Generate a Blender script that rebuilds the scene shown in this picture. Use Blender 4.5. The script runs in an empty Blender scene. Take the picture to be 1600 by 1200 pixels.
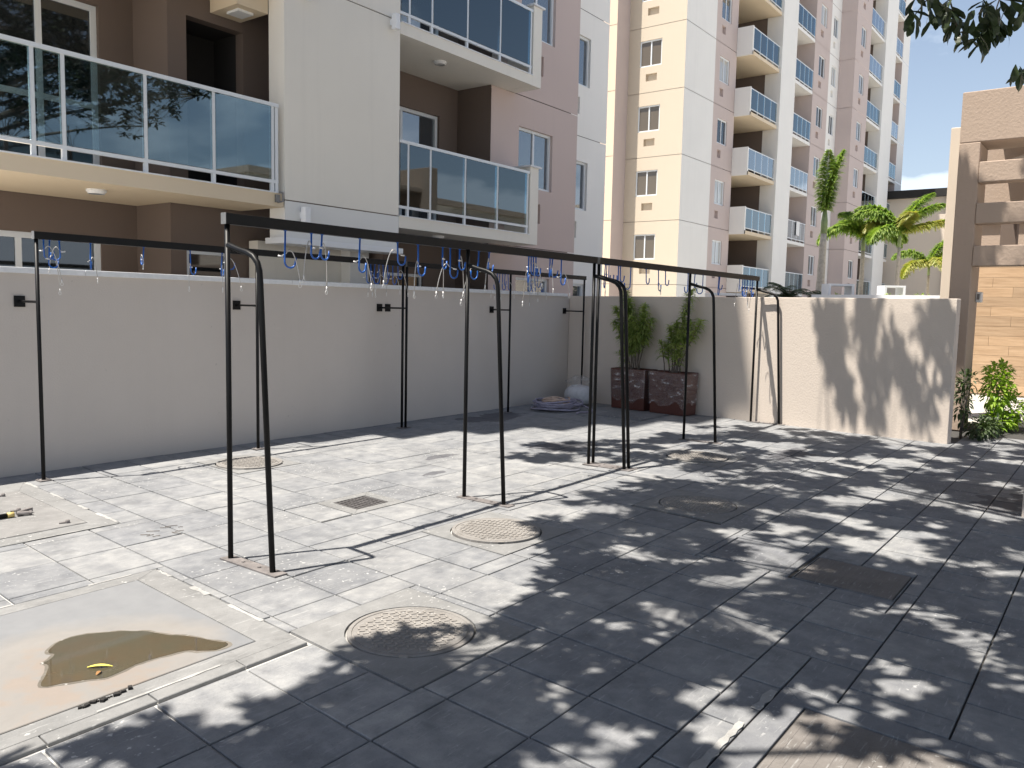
import bpy, bmesh, math, random
from mathutils import Vector, Matrix, noise
R = math.radians
random.seed(11)
SC = bpy.context.scene
COL = SC.collection

# ------------------------------------------------------------------ camera, sky, sun, exposure
YAW, PITCH, ROLL, FPX = 0.644573875, -0.0927267374, 0.0212141032, 1280.07
fw = Vector((math.cos(PITCH)*math.cos(YAW), math.cos(PITCH)*math.sin(YAW), math.sin(PITCH)))
rt = Vector((math.sin(YAW), -math.cos(YAW), 0)); up = rt.cross(fw)
r2 = rt*math.cos(ROLL) + up*math.sin(ROLL); u2 = -rt*math.sin(ROLL) + up*math.cos(ROLL)
CAM = Vector((0, 0, 1.6))
cam = bpy.data.objects.new('camera', bpy.data.cameras.new('camera')); COL.objects.link(cam)
m = Matrix((r2, u2, -fw)).transposed().to_4x4(); m.translation = CAM
cam.matrix_world = m
cam.data.sensor_width = 36; cam.data.lens = 36*FPX/1600
cam.data.clip_end = 3000; cam.data.clip_start = .05
SC.camera = cam
def proj(p):
    d = Vector(p) - CAM; z = d.dot(fw)
    if z < .1: return None
    return 800 + FPX*d.dot(r2)/z, 600 - FPX*d.dot(u2)/z, z

SUN = Vector((-.70, .38, 2.1)).normalized()
world = bpy.data.worlds.new('World'); SC.world = world; world.use_nodes = True
nt = world.node_tree; N = nt.nodes; L = nt.links
bg = N['Background']; bg.inputs[1].default_value = .068
sky = N.new('ShaderNodeTexSky'); sky.sky_type = 'NISHITA'; sky.sun_disc = False
sky.sun_elevation = math.asin(SUN.z); sky.sun_rotation = math.atan2(SUN.x, SUN.y)
sky.air_density = 1.0; sky.dust_density = 1.3; sky.ozone_density = 1.5
tc = N.new('ShaderNodeTexCoord'); sep = N.new('ShaderNodeSeparateXYZ'); L.new(tc.outputs['Generated'], sep.inputs[0])
mp = N.new('ShaderNodeMapping'); mp.inputs['Scale'].default_value = (1, 1, 2.4); L.new(tc.outputs['Generated'], mp.inputs[0])
mp.inputs['Location'].default_value = (.37, .12, .2)
nz = N.new('ShaderNodeTexNoise'); nz.inputs['Scale'].default_value = 3.6; nz.inputs['Detail'].default_value = 7; nz.inputs['Roughness'].default_value = .58
L.new(mp.outputs[0], nz.inputs['Vector'])
cr = N.new('ShaderNodeMapRange'); cr.inputs[1].default_value = .52; cr.inputs[2].default_value = .68
L.new(nz.outputs['Fac'], cr.inputs[0])
el = N.new('ShaderNodeMapRange'); el.inputs[1].default_value = .75; el.inputs[2].default_value = .08; L.new(sep.outputs[2], el.inputs[0])
mul = N.new('ShaderNodeMath'); mul.operation = 'MULTIPLY'; L.new(cr.outputs[0], mul.inputs[0]); L.new(el.outputs[0], mul.inputs[1])
mixw = N.new('ShaderNodeMixRGB'); lo = N.new('ShaderNodeMapRange'); lo.interpolation_type = 'SMOOTHSTEP'; lo.inputs[1].default_value = .22; lo.inputs[2].default_value = .10; L.new(sep.outputs[2], lo.inputs[0])
n2 = N.new('ShaderNodeTexNoise'); n2.inputs['Scale'].default_value = 9; n2.inputs['Detail'].default_value = 6; L.new(mp.outputs[0], n2.inputs['Vector'])
a2 = N.new('ShaderNodeMath'); a2.operation = 'ADD'; L.new(n2.outputs['Fac'], a2.inputs[0]); L.new(lo.outputs[0], a2.inputs[1])
c2 = N.new('ShaderNodeMapRange'); c2.interpolation_type = 'SMOOTHSTEP'; c2.inputs[1].default_value = 1.02; c2.inputs[2].default_value = 1.22; c2.inputs[4].default_value = .9; L.new(a2.outputs[0], c2.inputs[0])
mx2 = N.new('ShaderNodeMath'); mx2.operation = 'MAXIMUM'; L.new(mul.outputs[0], mx2.inputs[0]); L.new(c2.outputs[0], mx2.inputs[1]); mul = mx2
hz = N.new('ShaderNodeMapRange'); hz.inputs[1].default_value = .45; hz.inputs[2].default_value = 0; hz.inputs[3].default_value = .10; hz.inputs[4].default_value = .42; L.new(sep.outputs[2], hz.inputs[0])
mxm = N.new('ShaderNodeMath'); mxm.operation = 'MAXIMUM'; L.new(mul.outputs[0], mxm.inputs[0]); L.new(hz.outputs[0], mxm.inputs[1])
L.new(mxm.outputs[0], mixw.inputs[0]); L.new(sky.outputs[0], mixw.inputs[1])
mixw.inputs[2].default_value = (7.7, 8.6, 9.7, 1)
L.new(mixw.outputs[0], bg.inputs[0])
sun = bpy.data.objects.new('sun', bpy.data.lights.new('sun', 'SUN')); COL.objects.link(sun)
sun.data.energy = 5; sun.data.angle = R(.53); sun.data.color = (1, .935, .84)
sun.rotation_euler = SUN.to_track_quat('Z', 'Y').to_euler(); sun.location = (0, 0, 40)
SC.view_settings.view_transform = 'Standard'; SC.view_settings.look = 'None'
SC.view_settings.exposure = 1.0; SC.view_settings.gamma = 1; SC.view_settings.use_curve_mapping = False
SC.render.engine = 'CYCLES'
SC.cycles.max_bounces = 8; SC.cycles.diffuse_bounces = 4; SC.cycles.glossy_bounces = 4; SC.cycles.transparent_max_bounces = 12
SC.cycles.use_denoising = True

# ------------------------------------------------------------------ helpers
class MB:
    def __init__(s): s.v = []; s.f = []
    def quad(s, *p):
        b = len(s.v); s.v += [tuple(q) for q in p]; s.f.append(tuple(range(b, b+len(p))))
    def box(s, x0, x1, y0, y1, z0, z1, M=None):
        P = [Vector((x, y, z)) for z in (z0, z1) for y in (y0, y1) for x in (x0, x1)]
        if M is not None: P = [M @ p for p in P]
        b = len(s.v); s.v += [tuple(p) for p in P]
        for f in ((0, 2, 3, 1), (4, 5, 7, 6), (0, 1, 5, 4), (2, 6, 7, 3), (1, 3, 7, 5), (0, 4, 6, 2)):
            s.f.append(tuple(b+i for i in f))
    def prism(s, poly, z0, z1, ch=0.0):          # poly ccw, chamfer ch on top edge
        n = len(poly); b = len(s.v)
        if ch:
            cx = sum(p[0] for p in poly)/n; cy = sum(p[1] for p in poly)/n
            ins = []
            for i in range(n):
                p = Vector(poly[i]); a = (Vector(poly[i-1])-p).normalized(); c = (Vector(poly[(i+1) % n])-p).normalized()
                ins.append(p + (a+c)*ch)
            rings = [(poly, z0), (poly, z1-ch), (ins, z1)]
        else: rings = [(poly, z0), (poly, z1)]
        for pl, z in rings: s.v += [(p[0], p[1], z) for p in pl]
        for k in range(len(rings)-1):
            for i in range(n):
                j = (i+1) % n
                s.f.append((b+k*n+i, b+k*n+j, b+(k+1)*n+j, b+(k+1)*n+i))
        t = b+(len(rings)-1)*n
        s.f.append(tuple(range(t, t+n)))
    def tube(s, pts, r, n=8, cap=True):
        pts = [Vector(p) for p in pts]; rr = r if isinstance(r, (list, tuple)) else [r]*len(pts)
        b = len(s.v); prev = None
        for i, p in enumerate(pts):
            t = (pts[min(i+1, len(pts)-1)] - pts[max(i-1, 0)]).normalized()
            if prev is None:
                a = t.orthogonal().normalized()
            else:
                a = (prev - t*prev.dot(t)).normalized()
            prev = a; c = t.cross(a)
            for k in range(n):
                w = 2*math.pi*k/n; s.v.append(tuple(p + (a*math.cos(w)+c*math.sin(w))*rr[i]))
        for i in range(len(pts)-1):
            for k in range(n):
                j = (k+1) % n
                s.f.append((b+i*n+k, b+i*n+j, b+(i+1)*n+j, b+(i+1)*n+k))
        if cap:
            s.f.append(tuple(b+k for k in reversed(range(n)))); e = b+(len(pts)-1)*n; s.f.append(tuple(e+k for k in range(n)))
    def lathe(s, prof, n=24, c=(0, 0, 0)):
        b = len(s.v)
        for r, z in prof:
            for k in range(n):
                w = 2*math.pi*k/n; s.v.append((c[0]+r*math.cos(w), c[1]+r*math.sin(w), c[2]+z))
        for i in range(len(prof)-1):
            for k in range(n):
                j = (k+1) % n; s.f.append((b+i*n+k, b+i*n+j, b+(i+1)*n+j, b+(i+1)*n+k))
        e = b+(len(prof)-1)*n; s.f.append(tuple(e+k for k in range(n)))
    def mesh(s, name, mat, smooth=False):
        me = bpy.data.meshes.new(name); me.from_pydata(s.v, [], s.f); me.materials.append(mat)
        if smooth:
            me.polygons.foreach_set('use_smooth', [True]*len(me.polygons))
        me.update(); return me
    def build(s, name, mat, parent=None, smooth=False, loc=None, kind=None):
        return link(name, s.mesh(name, mat, smooth), parent, loc, kind)
def link(name, me, parent=None, loc=None, kind=None):
    o = bpy.data.objects.new(name, me); COL.objects.link(o)
    if parent: o.parent = parent
    if loc is not None: o.location = loc
    if kind: o['kind'] = kind
    return o
def bevel(o, w=.004, seg=2):
    md = o.modifiers.new('bevel', 'BEVEL'); md.width = w; md.segments = seg; md.limit_method = 'ANGLE'; md.angle_limit = R(40)
    return o
def tag(o, label, cat, group=None, kind=None):
    o['label'] = label; o['category'] = cat
    if group: o['group'] = group
    if kind: o['kind'] = kind
    return o
def thing(name, label, cat, loc=(0, 0, 0), group=None, rz=0):
    o = bpy.data.objects.new(name, None); COL.objects.link(o); o.location = loc; o.rotation_euler = (0, 0, rz); o.empty_display_size = .1
    return tag(o, label, cat, group)
def structure(o): o['kind'] = 'structure'; return o

# ------------------------------------------------------------------ materials
def newmat(name):
    mt = bpy.data.materials.new(name); mt.use_nodes = True
    return mt, mt.node_tree.nodes, mt.node_tree.links, mt.node_tree.nodes['Principled BSDF']
def ramp(N, L, src, lo, hi, a, b):
    mr = N.new('ShaderNodeMapRange'); mr.inputs[1].default_value = lo; mr.inputs[2].default_value = hi
    mr.inputs[3].default_value = a; mr.inputs[4].default_value = b; L.new(src, mr.inputs[0]); return mr.outputs[0]
def mixc(N, L, fac, a, b, mode='MIX'):
    mx = N.new('ShaderNodeMixRGB'); mx.blend_type = mode
    for i, q in ((0, fac), (1, a), (2, b)):
        if isinstance(q, (int, float)): mx.inputs[i].default_value = q
        elif isinstance(q, tuple): mx.inputs[i].default_value = (*q[:3], 1)
        else: L.new(q, mx.inputs[i])
    return mx.outputs[0]
def ntex(N, L, vec, scale, detail=4, rough=.55):
    n = N.new('ShaderNodeTexNoise'); n.inputs['Scale'].default_value = scale; n.inputs['Detail'].default_value = detail; n.inputs['Roughness'].default_value = rough
    L.new(vec, n.inputs['Vector']); return n.outputs['Fac']
def mathn(N, L, op, a, b=0.0):
    x = N.new('ShaderNodeMath'); x.operation = op
    for i, q in ((0, a), (1, b)):
        if isinstance(q, (int, float)): x.inputs[i].default_value = q
        else: L.new(q, x.inputs[i])
    return x.outputs[0]
def pos(N): return N.new('ShaderNodeNewGeometry').outputs['Position']
def bump(N, L, b, h, strength, dist=.01):
    bp = N.new('ShaderNodeBump'); bp.inputs['Strength'].default_value = strength; bp.inputs['Distance'].default_value = dist
    L.new(h, bp.inputs['Height']); L.new(bp.outputs[0], b.inputs['Normal'])
def stucco(name, col, grain=60, gs=.25, dirt=.10, rough=.85, scuff=0):
    mt, N, L, b = newmat(name); p = pos(N)
    big = ntex(N, L, p, .9, 5); fine = ntex(N, L, p, grain, 3)
    c = mixc(N, L, ramp(N, L, big, .35, .7, 0, dirt), col, tuple(x*.62 for x in col))
    st = N.new('ShaderNodeMapping'); st.inputs['Scale'].default_value = (3, 3, .12); L.new(p, st.inputs[0])
    streak = ntex(N, L, st.outputs[0], 2.2, 4)
    c = mixc(N, L, ramp(N, L, streak, .55, .8, 0, dirt*.9), c, tuple(x*.55 for x in col))
    if scuff:
        sm_ = N.new('ShaderNodeMapping'); sm_.inputs['Scale'].default_value = (1.1, 1.1, 9); L.new(p, sm_.inputs[0])
        c = mixc(N, L, ramp(N, L, ntex(N, L, sm_.outputs[0], 2.6, 7, .7), .66, .76, 0, scuff), c, tuple(min(.9, x*1.35) for x in col))
        c = mixc(N, L, ramp(N, L, ntex(N, L, p, 17, 3, .6), .70, .76, 0, scuff), c, tuple(x*.55 for x in col))
        c = mixc(N, L, ramp(N, L, ntex(N, L, p, .45, 5, .6), .4, .65, 0, .16), c, tuple(x*.72 for x in col))
    L.new(c, b.inputs['Base Color']); b.inputs['Roughness'].default_value = rough
    b.inputs['Specular IOR Level'].default_value = .25
    bump(N, L, b, fine, gs, .006); return mt
def plain(name, col, rough=.5, metal=0, var=.0, spec=.5):
    mt, N, L, b = newmat(name); b.inputs['Roughness'].default_value = rough; b.inputs['Metallic'].default_value = metal
    b.inputs['Specular IOR Level'].default_value = spec
    if var:
        f = ntex(N, L, pos(N), 14, 4)
        L.new(mixc(N, L, ramp(N, L, f, .35, .65, 0, 1), tuple(x*(1-var) for x in col), tuple(min(1, x*(1+var)) for x in col)), b.inputs['Base Color'])
    else: b.inputs['Base Color'].default_value = (*col, 1)
    return mt
def glassmat(name, tint, refl, tcol):
    mt, N, L, b = newmat(name); N.remove(b); out = N['Material Output']
    tr = N.new('ShaderNodeBsdfTransparent'); tr.inputs[0].default_value = (*tcol, 1)
    gl = N.new('ShaderNodeBsdfGlossy'); gl.inputs[0].default_value = (*tint, 1); gl.inputs['Roughness'].default_value = .015
    lw = N.new('ShaderNodeFresnel'); lw.inputs[0].default_value = 1.5
    f = mathn(N, L, 'ADD', mathn(N, L, 'MULTIPLY', lw.outputs[0], 1.1), refl)
    mx = N.new('ShaderNodeMixShader'); L.new(f, mx.inputs[0]); L.new(tr.outputs[0], mx.inputs[1]); L.new(gl.outputs[0], mx.inputs[2])
    L.new(mx.outputs[0], out.inputs[0]); return mt
def pane_mat(name, base, refl):
    mt, N, L, b = newmat(name); N.remove(b); out = N['Material Output']
    d = N.new('ShaderNodeBsdfDiffuse'); d.inputs[0].default_value = (*base, 1)
    gl = N.new('ShaderNodeBsdfGlossy'); gl.inputs[0].default_value = (.85, .9, .95, 1); gl.inputs['Roughness'].default_value = .03
    lw = N.new('ShaderNodeFresnel'); lw.inputs[0].default_value = 1.5
    mx = N.new('ShaderNodeMixShader'); L.new(mathn(N, L, 'ADD', lw.outputs[0], refl), mx.inputs[0]); L.new(d.outputs[0], mx.inputs[1]); L.new(gl.outputs[0], mx.inputs[2])
    L.new(mx.outputs[0], out.inputs[0]); return mt

def paving_mat(name, base, light, rnd=True, wet=True):
    mt, N, L, b = newmat(name); p = pos(N)
    big = ntex(N, L, p, 1.1, 6, .6); mid = ntex(N, L, p, 7, 6, .65); fine = ntex(N, L, p, 90, 3); sp = ntex(N, L, p, 34, 2, .5)
    c = mixc(N, L, ramp(N, L, mid, .30, .70, 0, 1), base, light)
    c = mixc(N, L, ramp(N, L, ntex(N, L, p, 3.1, 9, .68), .53, .66, 0, .42), c, tuple(x*.62 for x in base))
    c = mixc(N, L, ramp(N, L, ntex(N, L, p, 150, 2, .5), .60, .74, 0, .35), c, tuple(x*.5 for x in base))
    c = mixc(N, L, ramp(N, L, big, .42, .7, 0, .5), c, tuple(x*.72 for x in base))
    if rnd:
        oi = N.new('ShaderNodeObjectInfo')
        c = mixc(N, L, 1.0, c, mixc(N, L, oi.outputs['Random'], (.87, .88, .90), (1.10, 1.09, 1.07)), 'MULTIPLY')
    # pale splashes of lime and paint
    c = mixc(N, L, ramp(N, L, mathn(N, L, 'MULTIPLY', ramp(N, L, sp, .60, .72, 0, 1), ramp(N, L, big, .50, .62, 0, 1)), .2, .8, 0, .55), c, (.62, .62, .60))
    scr = N.new('ShaderNodeMapping'); scr.inputs['Scale'].default_value = (3, 22, 1); scr.inputs['Rotation'].default_value = (0, 0, .5); L.new(p, scr.inputs[0])
    c = mixc(N, L, ramp(N, L, ntex(N, L, scr.outputs[0], 2.5, 6, .65), .575, .70, 0, .40), c, (.46, .46, .45))
    rgh = ramp(N, L, mid, .3, .7, .62, .85)
    if wet:
        w = None
        for (x, y, sx, sy) in ((9.3, 7.35, 1.1, .5), (7.9, 5.2, .75, .5), (6.45, 5.8, .42, .12), (5.75, 5.25, .3, .09), (9.3, 3.0, .9, .3), (8.2, .75, .8, .35)):
            vm = N.new('ShaderNodeMapping'); vm.inputs['Location'].default_value = (-x/sx, -y/sy, 0); vm.inputs['Scale'].default_value = (1/sx, 1/sy, 0); L.new(p, vm.inputs[0])
            ln = N.new('ShaderNodeVectorMath'); ln.operation = 'LENGTH'; L.new(vm.outputs[0], ln.inputs[0])
            q = ramp(N, L, ln.outputs['Value'], 1.0, .2, 0, 1)
            w = q if w is None else mathn(N, L, 'MAXIMUM', w, q)
        wn = mathn(N, L, 'ADD', w, mathn(N, L, 'MULTIPLY', mathn(N, L, 'SUBTRACT', ntex(N, L, p, 3.2, 5, .6), .5), 2.2))
        wf = ramp(N, L, wn, .48, .56, 0, .72)
        c = mixc(N, L, wf, c, (.075, .075, .085)); 
    L.new(c, b.inputs['Base Color']); L.new(rgh, b.inputs['Roughness']); b.inputs['Specular IOR Level'].default_value = .12
    bump(N, L, b, mathn(N, L, 'ADD', fine, mathn(N, L, 'MULTIPLY', mid, 1.5)), .42, .004); return mt

M = {}
M['tile'] = paving_mat('slate_tile', (.178, .184, .196), (.312, .314, .314))
M['tilefar'] = paving_mat('slate_tile_far', (.178, .184, .196), (.300, .302, .302), rnd=False)
M['concrete'] = paving_mat('concrete', (.197, .198, .197), (.266, .265, .262), rnd=False, wet=False)
M['concrete2'] = paving_mat('concrete_dull', (.19, .188, .185), (.26, .255, .25), rnd=False, wet=False)
M['iron'] = paving_mat('cast_iron_dusty', (.215, .203, .19), (.285, .272, .258), rnd=False, wet=False)
M['ironrib'] = paving_mat('cast_iron_rib', (.26, .24, .22), (.33, .31, .285), rnd=False, wet=False)
M['grate'] = plain('grate_iron', (.09, .085, .085), .6, .3, .25)
M['wall'] = stucco('courtyard_paint', (.585, .532, .485), 75, .30, .06, scuff=.4)
M['walltex'] = stucco('rough_render', (.60, .53, .465), 40, .6, .06)
M['coping'] = plain('coping_white', (.72, .73, .74), .55, 0, .05)
M['pale'] = stucco('pale_paint', (.79, .755, .68), 60, .12, .11)
M['palebase'] = stucco('pale_paint_lower', (.75, .745, .72), 60, .12, .06)
M['palegrey'] = stucco('pale_grey_paint', (.84, .815, .77), 60, .12, .06)
M['cream'] = stucco('cream_paint', (.57, .495, .395), 60, .12, .05)
M['peach'] = stucco('peach_paint', (.70, .56, .43), 60, .12, .05)
M['pink'] = stucco('dusty_pink_paint', (.55, .45, .415), 60, .12, .06)
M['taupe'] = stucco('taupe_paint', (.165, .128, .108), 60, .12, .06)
M['soffit'] = stucco('soffit_paint', (.68, .57, .42), 60, .08, .05)
M['portal'] = stucco('tan_render', (.42, .33, .265), 26, .9, .10)
M['tpink'] = stucco('tower_pink_paint', (.54, .455, .425), 60, .12, .09)
M['tpale'] = stucco('tower_pale_paint', (.79, .775, .74), 60, .12, .09)
M['sand'] = plain('pale_pavement', (.46, .44, .40), .9, 0, .12)  # lightened so the ground around the tower bounces more sun onto its walls
M['housebeige'] = stucco('beige_house_paint', (.62, .54, .45), 50, .15, .06)
M['grey'] = stucco('grey_paint', (.36, .36, .38), 50, .15, .06)
M['white'] = plain('white_paint', (.78, .79, .80), .45)
M['alu'] = plain('white_aluminium', (.70, .73, .75), .35, .0)
M['black'] = plain('black_paint', (.0045, .0045, .005), .45, 0, .2, .22)
M['steelcap'] = plain('grey_steel', (.20, .195, .19), .45, .3, .15)
M['plate'] = plain('dusty_steel_plate', (.17, .155, .15), .65, .1, .25)
M['blue'] = plain('blue_coating', (.010, .095, .38), .32)
M['cable'] = plain('steel_cable', (.50, .48, .45), .4, .55)
M['ferrule'] = plain('pale_ferrule', (.75, .74, .72), .35, .2)
M['glass'] = glassmat('railing_glass', (.78, .92, 1.0), .09, (.52, .62, .64))
M['glassw'] = glassmat('milky_railing_glass', (.85, .9, .95), .30, (.80, .82, .82))
M['pane'] = pane_mat('window_pane', (.015, .017, .018), .06)
M['paneb'] = pane_mat('window_pane_blue', (.05, .06, .07), .22)
M['panebrown'] = pane_mat('window_pane_brown', (.13, .105, .075), .02)
M['dark'] = plain('dark_interior', (.02, .018, .017), .9)
M['soil'] = plain('soil', (.06, .042, .03), .95, 0, .3)
M['yellow'] = plain('yellow_plastic', (.55, .42, .16), .5)
M['leafy'] = plain('yellow_leaf', (.72, .62, .05), .6)
M['leafb'] = plain('brown_leaf', (.40, .22, .09), .7)
M['hosea'] = plain('mauve_hose', (.30, .28, .36), .5, 0, .15)
M['hoseb'] = plain('peach_hose', (.52, .38, .30), .5, 0, .15)
M['bark'] = plain('bark', (.14, .115, .095), .9, 0, .3)
M['palmtrunk'] = plain('palm_trunk', (.46, .41, .34), .85, 0, .15)
M['palmshaft'] = plain('palm_crownshaft', (.22, .28, .12), .6, 0, .1)
def leafmat(name, a, c, trans=.25, rough=.45):
    mt, N, L, b = newmat(name); N_ = N
    f = ntex(N, L, pos(N), 9, 3); 
    col = mixc(N, L, ramp(N, L, f, .35, .65, 0, 1), a, c); L.new(col, b.inputs['Base Color']); b.inputs['Roughness'].default_value = rough
    t = N.new('ShaderNodeBsdfTranslucent'); L.new(mixc(N, L, 1.0, col, (1.2, 1.35, .6), 'MULTIPLY'), t.inputs[0])
    mx = N.new('ShaderNodeMixShader'); mx.inputs[0].default_value = trans; L.new(b.outputs[0], mx.inputs[1]); L.new(t.outputs[0], mx.inputs[2])
    L.new(mx.outputs[0], N['Material Output'].inputs[0]); return mt
M['leaf'] = leafmat('tree_leaf', (.020, .034, .011), (.036, .058, .018), .02)
M['palmleaf'] = leafmat('palm_leaf', (.13, .24, .05), (.34, .42, .10), .38)
M['palmleafy'] = leafmat('palm_leaf_yellow', (.45, .40, .10), (.30, .36, .08), .35)
M['plantleaf'] = leafmat('pot_plant_leaf', (.14, .22, .045), (.44, .50, .17), .35)
M['bushleaf'] = leafmat('bush_leaf', (.18, .32, .025), (.36, .50, .06), .38)
M['bushdark'] = leafmat('bush_leaf_dark', (.035, .06, .02), (.06, .09, .03), .15)

# wood planks, planter, puddle, cover A
mt, N, L, b = newmat('wood_grain_board'); M['wood'] = mt
mp_ = N.new('ShaderNodeMapping'); mp_.inputs['Scale'].default_value = (1, 1.2, 16); L.new(pos(N), mp_.inputs[0])
g = ntex(N, L, mp_.outputs[0], 1.6, 6, .6); oi = N.new('ShaderNodeObjectInfo')
c = mixc(N, L, ramp(N, L, g, .3, .7, 0, 1), (.40, .27, .165), (.56, .40, .26))
c = mixc(N, L, 1.0, c, mixc(N, L, oi.outputs['Random'], (.86, .86, .86), (1.1, 1.08, 1.05)), 'MULTIPLY')
L.new(c, b.inputs['Base Color']); b.inputs['Roughness'].default_value = .5
mt, N, L, b = newmat('brown_planter_plastic'); M['planter'] = mt
c = mixc(N, L, ntex(N, L, pos(N), 3, 4), (.075, .026, .02), (.125, .048, .036)); L.new(c, b.inputs['Base Color']); b.inputs['Roughness'].default_value = .38
mt, N, L, b = newmat('stretch_film'); M['film'] = mt
N.remove(b); tr = N.new('ShaderNodeBsdfTransparent'); gl = N.new('ShaderNodeBsdfGlossy'); gl.inputs['Roughness'].default_value = .22
df = N.new('ShaderNodeBsdfDiffuse'); df.inputs[0].default_value = (.7, .66, .66, 1)
mp_ = N.new('ShaderNodeMapping'); mp_.inputs['Scale'].default_value = (2, 2, 5); mp_.inputs['Rotation'].default_value = (.3, .4, 0); L.new(pos(N), mp_.inputs[0])
wv = ntex(N, L, mp_.outputs[0], 3.2, 6, .65)
bpn = N.new('ShaderNodeBump'); bpn.inputs['Strength'].default_value = .8; bpn.inputs['Distance'].default_value = .05; L.new(wv, bpn.inputs['Height']); L.new(bpn.outputs[0], gl.inputs['Normal'])
m1 = N.new('ShaderNodeMixShader'); m1.inputs[0].default_value = .15; L.new(tr.outputs[0], m1.inputs[1]); L.new(gl.outputs[0], m1.inputs[2])
m2 = N.new('ShaderNodeMixShader'); L.new(ramp(N, L, wv,   .55, .67, .015, .6), m2.inputs[0]); L.new(m1.outputs[0], m2.inputs[1]); L.new(df.outputs[0], m2.inputs[2])
L.new(m2.outputs[0], N['Material Output'].inputs[0])
mt, N, L, b = newmat('muddy_water'); M['water'] = mt
c = mixc(N, L, ramp(N, L, ntex(N, L, pos(N), 5, 5, .6), .4, .68, 0, 1), (.064, .059, .041), (.078, .058, .036)); L.new(c, b.inputs['Base Color'])
b.inputs['Roughness'].default_value = .04; b.inputs['Specular IOR Level'].default_value = .5
mt, N, L, b = newmat('silted_concrete'); M['silt'] = mt
p = pos(N); f1 = ntex(N, L, p, 8, 6, .6); f2 = ntex(N, L, p, 2.2, 4); fine = ntex(N, L, p, 90, 3)
c = mixc(N, L, f1, (.15, .155, .164), (.215, .22, .226))
vm = N.new('ShaderNodeMapping'); vm.inputs['Location'].default_value = (-1.62/.62, -3.53/.56, 0); vm.inputs['Scale'].default_value = (1/.62, 1/.56, 0); L.new(p, vm.inputs[0])
ln = N.new('ShaderNodeVectorMath'); ln.operation = 'LENGTH'; L.new(vm.outputs[0], ln.inputs[0])
q = mathn(N, L, 'ADD', ramp(N, L, ln.outputs['Value'], 1.35, .55, 0, 1), mathn(N, L, 'MULTIPLY', mathn(N, L, 'SUBTRACT', f2, .5), .9))
c = mixc(N, L, ramp(N, L, q, .30, .62, 0, .85), c, mixc(N, L, f1, (.19, .177, .163), (.255, .24, .222)))
c = mixc(N, L, ramp(N, L, mathn(N, L, 'MULTIPLY', q, f1), .42, .58, 0, .35), c, (.23, .16, .11))
L.new(c, b.inputs['Base Color']); b.inputs['Roughness'].default_value = .8; bump(N, L, b, fine, .15, .003)
mt, N, L, b = newmat('joint_mortar'); M['joint'] = mt
p = pos(N); sx = N.new('ShaderNodeSeparateXYZ'); L.new(p, sx.inputs[0])
k = mathn(N, L, 'ADD', mathn(N, L, 'SUBTRACT', sx.outputs[1], mathn(N, L, 'MULTIPLY', sx.outputs[0], .35)), mathn(N, L, 'MULTIPLY', ntex(N, L, p, 1.6, 4), 3.4))
c = mixc(N, L, ramp(N, L, k, 2.7, 4.1, 0, 1), (.05, .048, .046), (.46, .455, .44)); L.new(c, b.inputs['Base Color']); b.inputs['Roughness'].default_value = .95

# ------------------------------------------------------------------ ground and paving
g = MB(); g.quad((-400, -400, -.06), (600, -400, -.06), (600, 600, -.06), (-400, 600, -.06))
structure(g.build('ground', M['sand']))
dv = MB(); dv.box(14.2, 60, -30, 2.6, -.05, -.004)
structure(dv.build('driveway', M['sand']))
SK = .075
def uv(u, v): return (u + SK*(v-5.14), v)
bs = MB(); bs.quad((-3, -5, -.012), (14.2, -5, -.012), (14.2, 7.95, -.012), (-3, 7.95, -.012))
paving = structure(bs.build('paving', M['joint']))

rows = [-2.97, -2.54, -2.11, -1.68, -1.26, -.83, -.41, .015, .44, .86, 1.272, 1.69, 2.13, 2.56, 2.98, 3.41, 3.83, 4.24, 4.66, 5.13, 5.58, 6.03, 6.47, 6.91, 7.35, 7.94]
U0, PU = 2.66, .4215
# zones kept free of tiles: (u0,u1,v0,v1)
def U(x, y): return x - SK*(y-5.14)
ZA = (-1.0, 2.60, 3.0, 4.56)
ZB = (-1.0, 2.89, 5.69, 7.60)
ZM = [(2.605, 3.44, 2.28, 3.18), (4.28, 5.06, 3.13, 3.93), (6.08, 6.88, 2.38, 3.18), (4.4, 5.12, 6.55, 7.35), (8.1, 8.9, 3.30, 4.10)]
ZD = (4.24, 4.80, 4.64, 5.14)
ZS = (5.20, 5.75, .95, 1.55)
ZH = (5.25, 5.85, 1.57, 2.19)
ZC = (2.1, 3.755, -.6, 1.085)
ZP = (10.55, 11.5, 5.60, 6.50)
zones = [ZA, ZB, ZD, ZS, ZH, ZC, ZP] + ZM
def cut(r, z):
    u0, u1, v0, v1 = r; a0, a1, b0, b1 = z
    if u1 <= a0 or u0 >= a1 or v1 <= b0 or v0 >= b1: return [r]
    out = []
    if v0 < b0: out.append((u0, u1, v0, b0)); v0 = b0
    if v1 > b1: out.append((u0, u1, b1, v1)); v1 = b1
    if u0 < a0: out.append((u0, a0, v0, v1))
    if u1 > a1: out.append((a1, u1, v0, v1))
    return out
cells = []
for ri in range(len(rows)-1):
    v0, v1 = rows[ri], rows[ri+1]
    off = [0, .0, .0][ri % 3] + (.21 if ri in (7, 9) else 0)
    k = -14
    while True:
        u0 = U0 + PU*k + off; k += 1
        if u0 > 12.6: break
        rs = [(u0, u0+PU, v0, v1)]
        for z in zones: rs = [q for r in rs for q in cut(r, z)]
        cells += [q for q in rs if q[1]-q[0] > .05 and q[3]-q[2] > .04]
def wallx(y): return 11.5 + (y-1.75)*(12.2-11.5)/(7.95-1.75)
scored = []
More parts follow.
